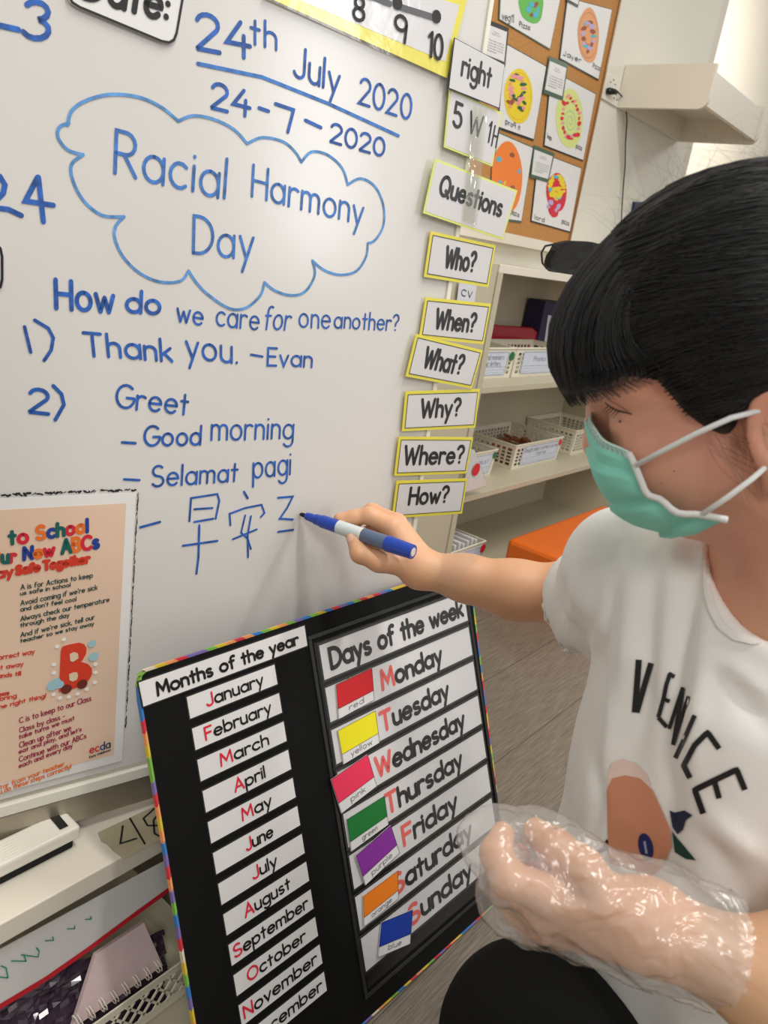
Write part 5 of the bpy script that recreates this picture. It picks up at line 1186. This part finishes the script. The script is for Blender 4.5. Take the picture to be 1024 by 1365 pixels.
sd = mo.modifiers.new('solid', 'SOLIDIFY'); sd.thickness = .0012
tr = MB()
for col_ in (0, nc_-1):
    pp_ = [full[i][col_] for i in range(0, RI+1, 2)]
    tr.tube([a+HR[1]*(.0012 if col_ else -.0012) for a in pp_], .0021, WSTR, 8)
tr.tube([full[0][j] for j in range(nc_)], .0009, PALE, 6)
tr.build('edge_binding', fm, smooth=True)
st_ = MB()
for k in range(3):
    i = [1, 3, 4][k]
    for j in range(2, nc_-2, 1):
        a, b = full[i][j], full[i][j+1]; m2 = a*.45+b*.55; st_.tube([a+HR[0]*.0006+HR[1]*.0003, m2+HR[0]*.0006+HR[1]*.0003], .00025, mat('teal_stitch', (92,160,150), .7), 4)
st_.build('stitching', fm)
for pts in ([(848,620,.474),(885,600,.458),(930,577,.444),(975,557,.437),(1010,548,.440),(1040,560,.452)], [(937,685,.458),(970,663,.448),(1003,638,.444),(1030,615,.450),(1045,590,.455)]):
    b = MB(); b.tube([C(*p) for p in pts], .0017, WSTR, 8); b.build('ear_loop', fm, smooth=True)
# ------------------------------------------------------------------ disposable glove
GLV = filmmat('polythene_glove', .12, .2, tint=(.96,.955,.95), bump=1.0, bs=24, haze=.18, hazecol=(.85,.84,.82))
GA, GB = C(815,1210,.455), C(968,1272,.455)
fl1, fl2 = C(633,1112,.475), C(690,1092,.49)
LFp = [p for k in LF.values() for p, r in k]
def glove(P):
    d = lhand(P)-.0015; e = None
    for nm in LF: w_ = chain(P, [(p, r+.0025) for p, r in LF[nm]], .004); e = w_ if e is None else smin(e, w_, .007)
    d = np.minimum(d, e)
    d = smin(d, rcone(P, LF['index'][3][0], fl1, .008, .006), .012); d = smin(d, rcone(P, LF['index'][3][0], C(656,1124,.472), .009, .009), .012)
    d = smin(d, rcone(P, LF['thumb'][3][0], C(697,1098,.485), .009, .007), .012)
    d = smin(d, rcone(P, LF['index'][0][0], C(682,1208,.487), .014, .013), .014)
    d = smin(d, rcone(P, C(800,1195,.468), C(990,1280,.462), .022, .031), .02)
    d = d-.0015
    w = P@RR.astype(np.float32)
    cr_ = np.abs(noise3(P, 44, 21)); cr2 = np.abs(noise3(P, 130, 8))
    return d-.0042*(1-np.minimum(1, cr_*2.2))-.0014*(1-np.minimum(1, cr2*2))+.0012
lo, hi = bb(LFp+[fl1, C(1010,1290,.46)], .05); GV, GF = nets(glove, lo, hi, .0021)
cut_d = nrm(C(990,1272,.462)-C(800,1195,.468)); cut_p = C(972,1268,.46)
keep = ((GV-cut_p)@cut_d) < 0
kf = keep[GF].all(1); idx = -np.ones(len(GV), int); us = np.unique(GF[kf]); idx[us] = np.arange(len(us)); GV, GF = GV[us], idx[GF[kf]]
gl = mesh_np('plastic_glove', GV, GF, GLV, None); tag(gl, 'clear crinkled polythene glove worn on the left hand of the woman', 'glove')
# ------------------------------------------------------------------ marker
MT = BP.hit(400, 685, .001); ME = C(551, 736, .858); md = nrm(ME-MT); ML = np.linalg.norm(ME-MT); print('marker length', ML)
mk_ = thing('board_marker', 'blue whiteboard marker with its cap on the end held against the board', 'marker', MT)
BLU = mat('blue_plastic', (16,62,168), .3, coat=.3); SLV = mat('smoky_blue_barrel', (84,100,128), .25, coat=.4); WBL = mat('white_barrel_label', (206,214,214), .35)
def lathe(prof, m, nm): b = MB(); b.tube([MT+md*t_*ML for t_, r in prof], [r*.84 for t_, r in prof], m, 20); return b.build(nm, mk_, smooth=False)
o = lathe([(0,.0012),(.015,.0028),(.05,.0032),(.06,.0034)], mat('ink_tip', (14,18,34), .8), 'tip')
lathe([(.06,.0050),(.075,.0058),(.14,.0066),(.15,.0078),(.20,.0082),(.21,.0094),(.36,.0096)], BLU, 'grip_section')
lathe([(.36,.0098),(.56,.0098)], WBL, 'barrel_label'); lathe([(.56,.0100),(.58,.0106)], WPLA, 'collar'); lathe([(.58,.0104),(.78,.0104)], SLV, 'barrel')
lathe([(.78,.0108),(.80,.0112),(.99,.0100),(1.0,.0096)], BLU, 'cap'); lathe([(1.0,.0060),(1.002,.0058)], WPLA, 'cap_end')
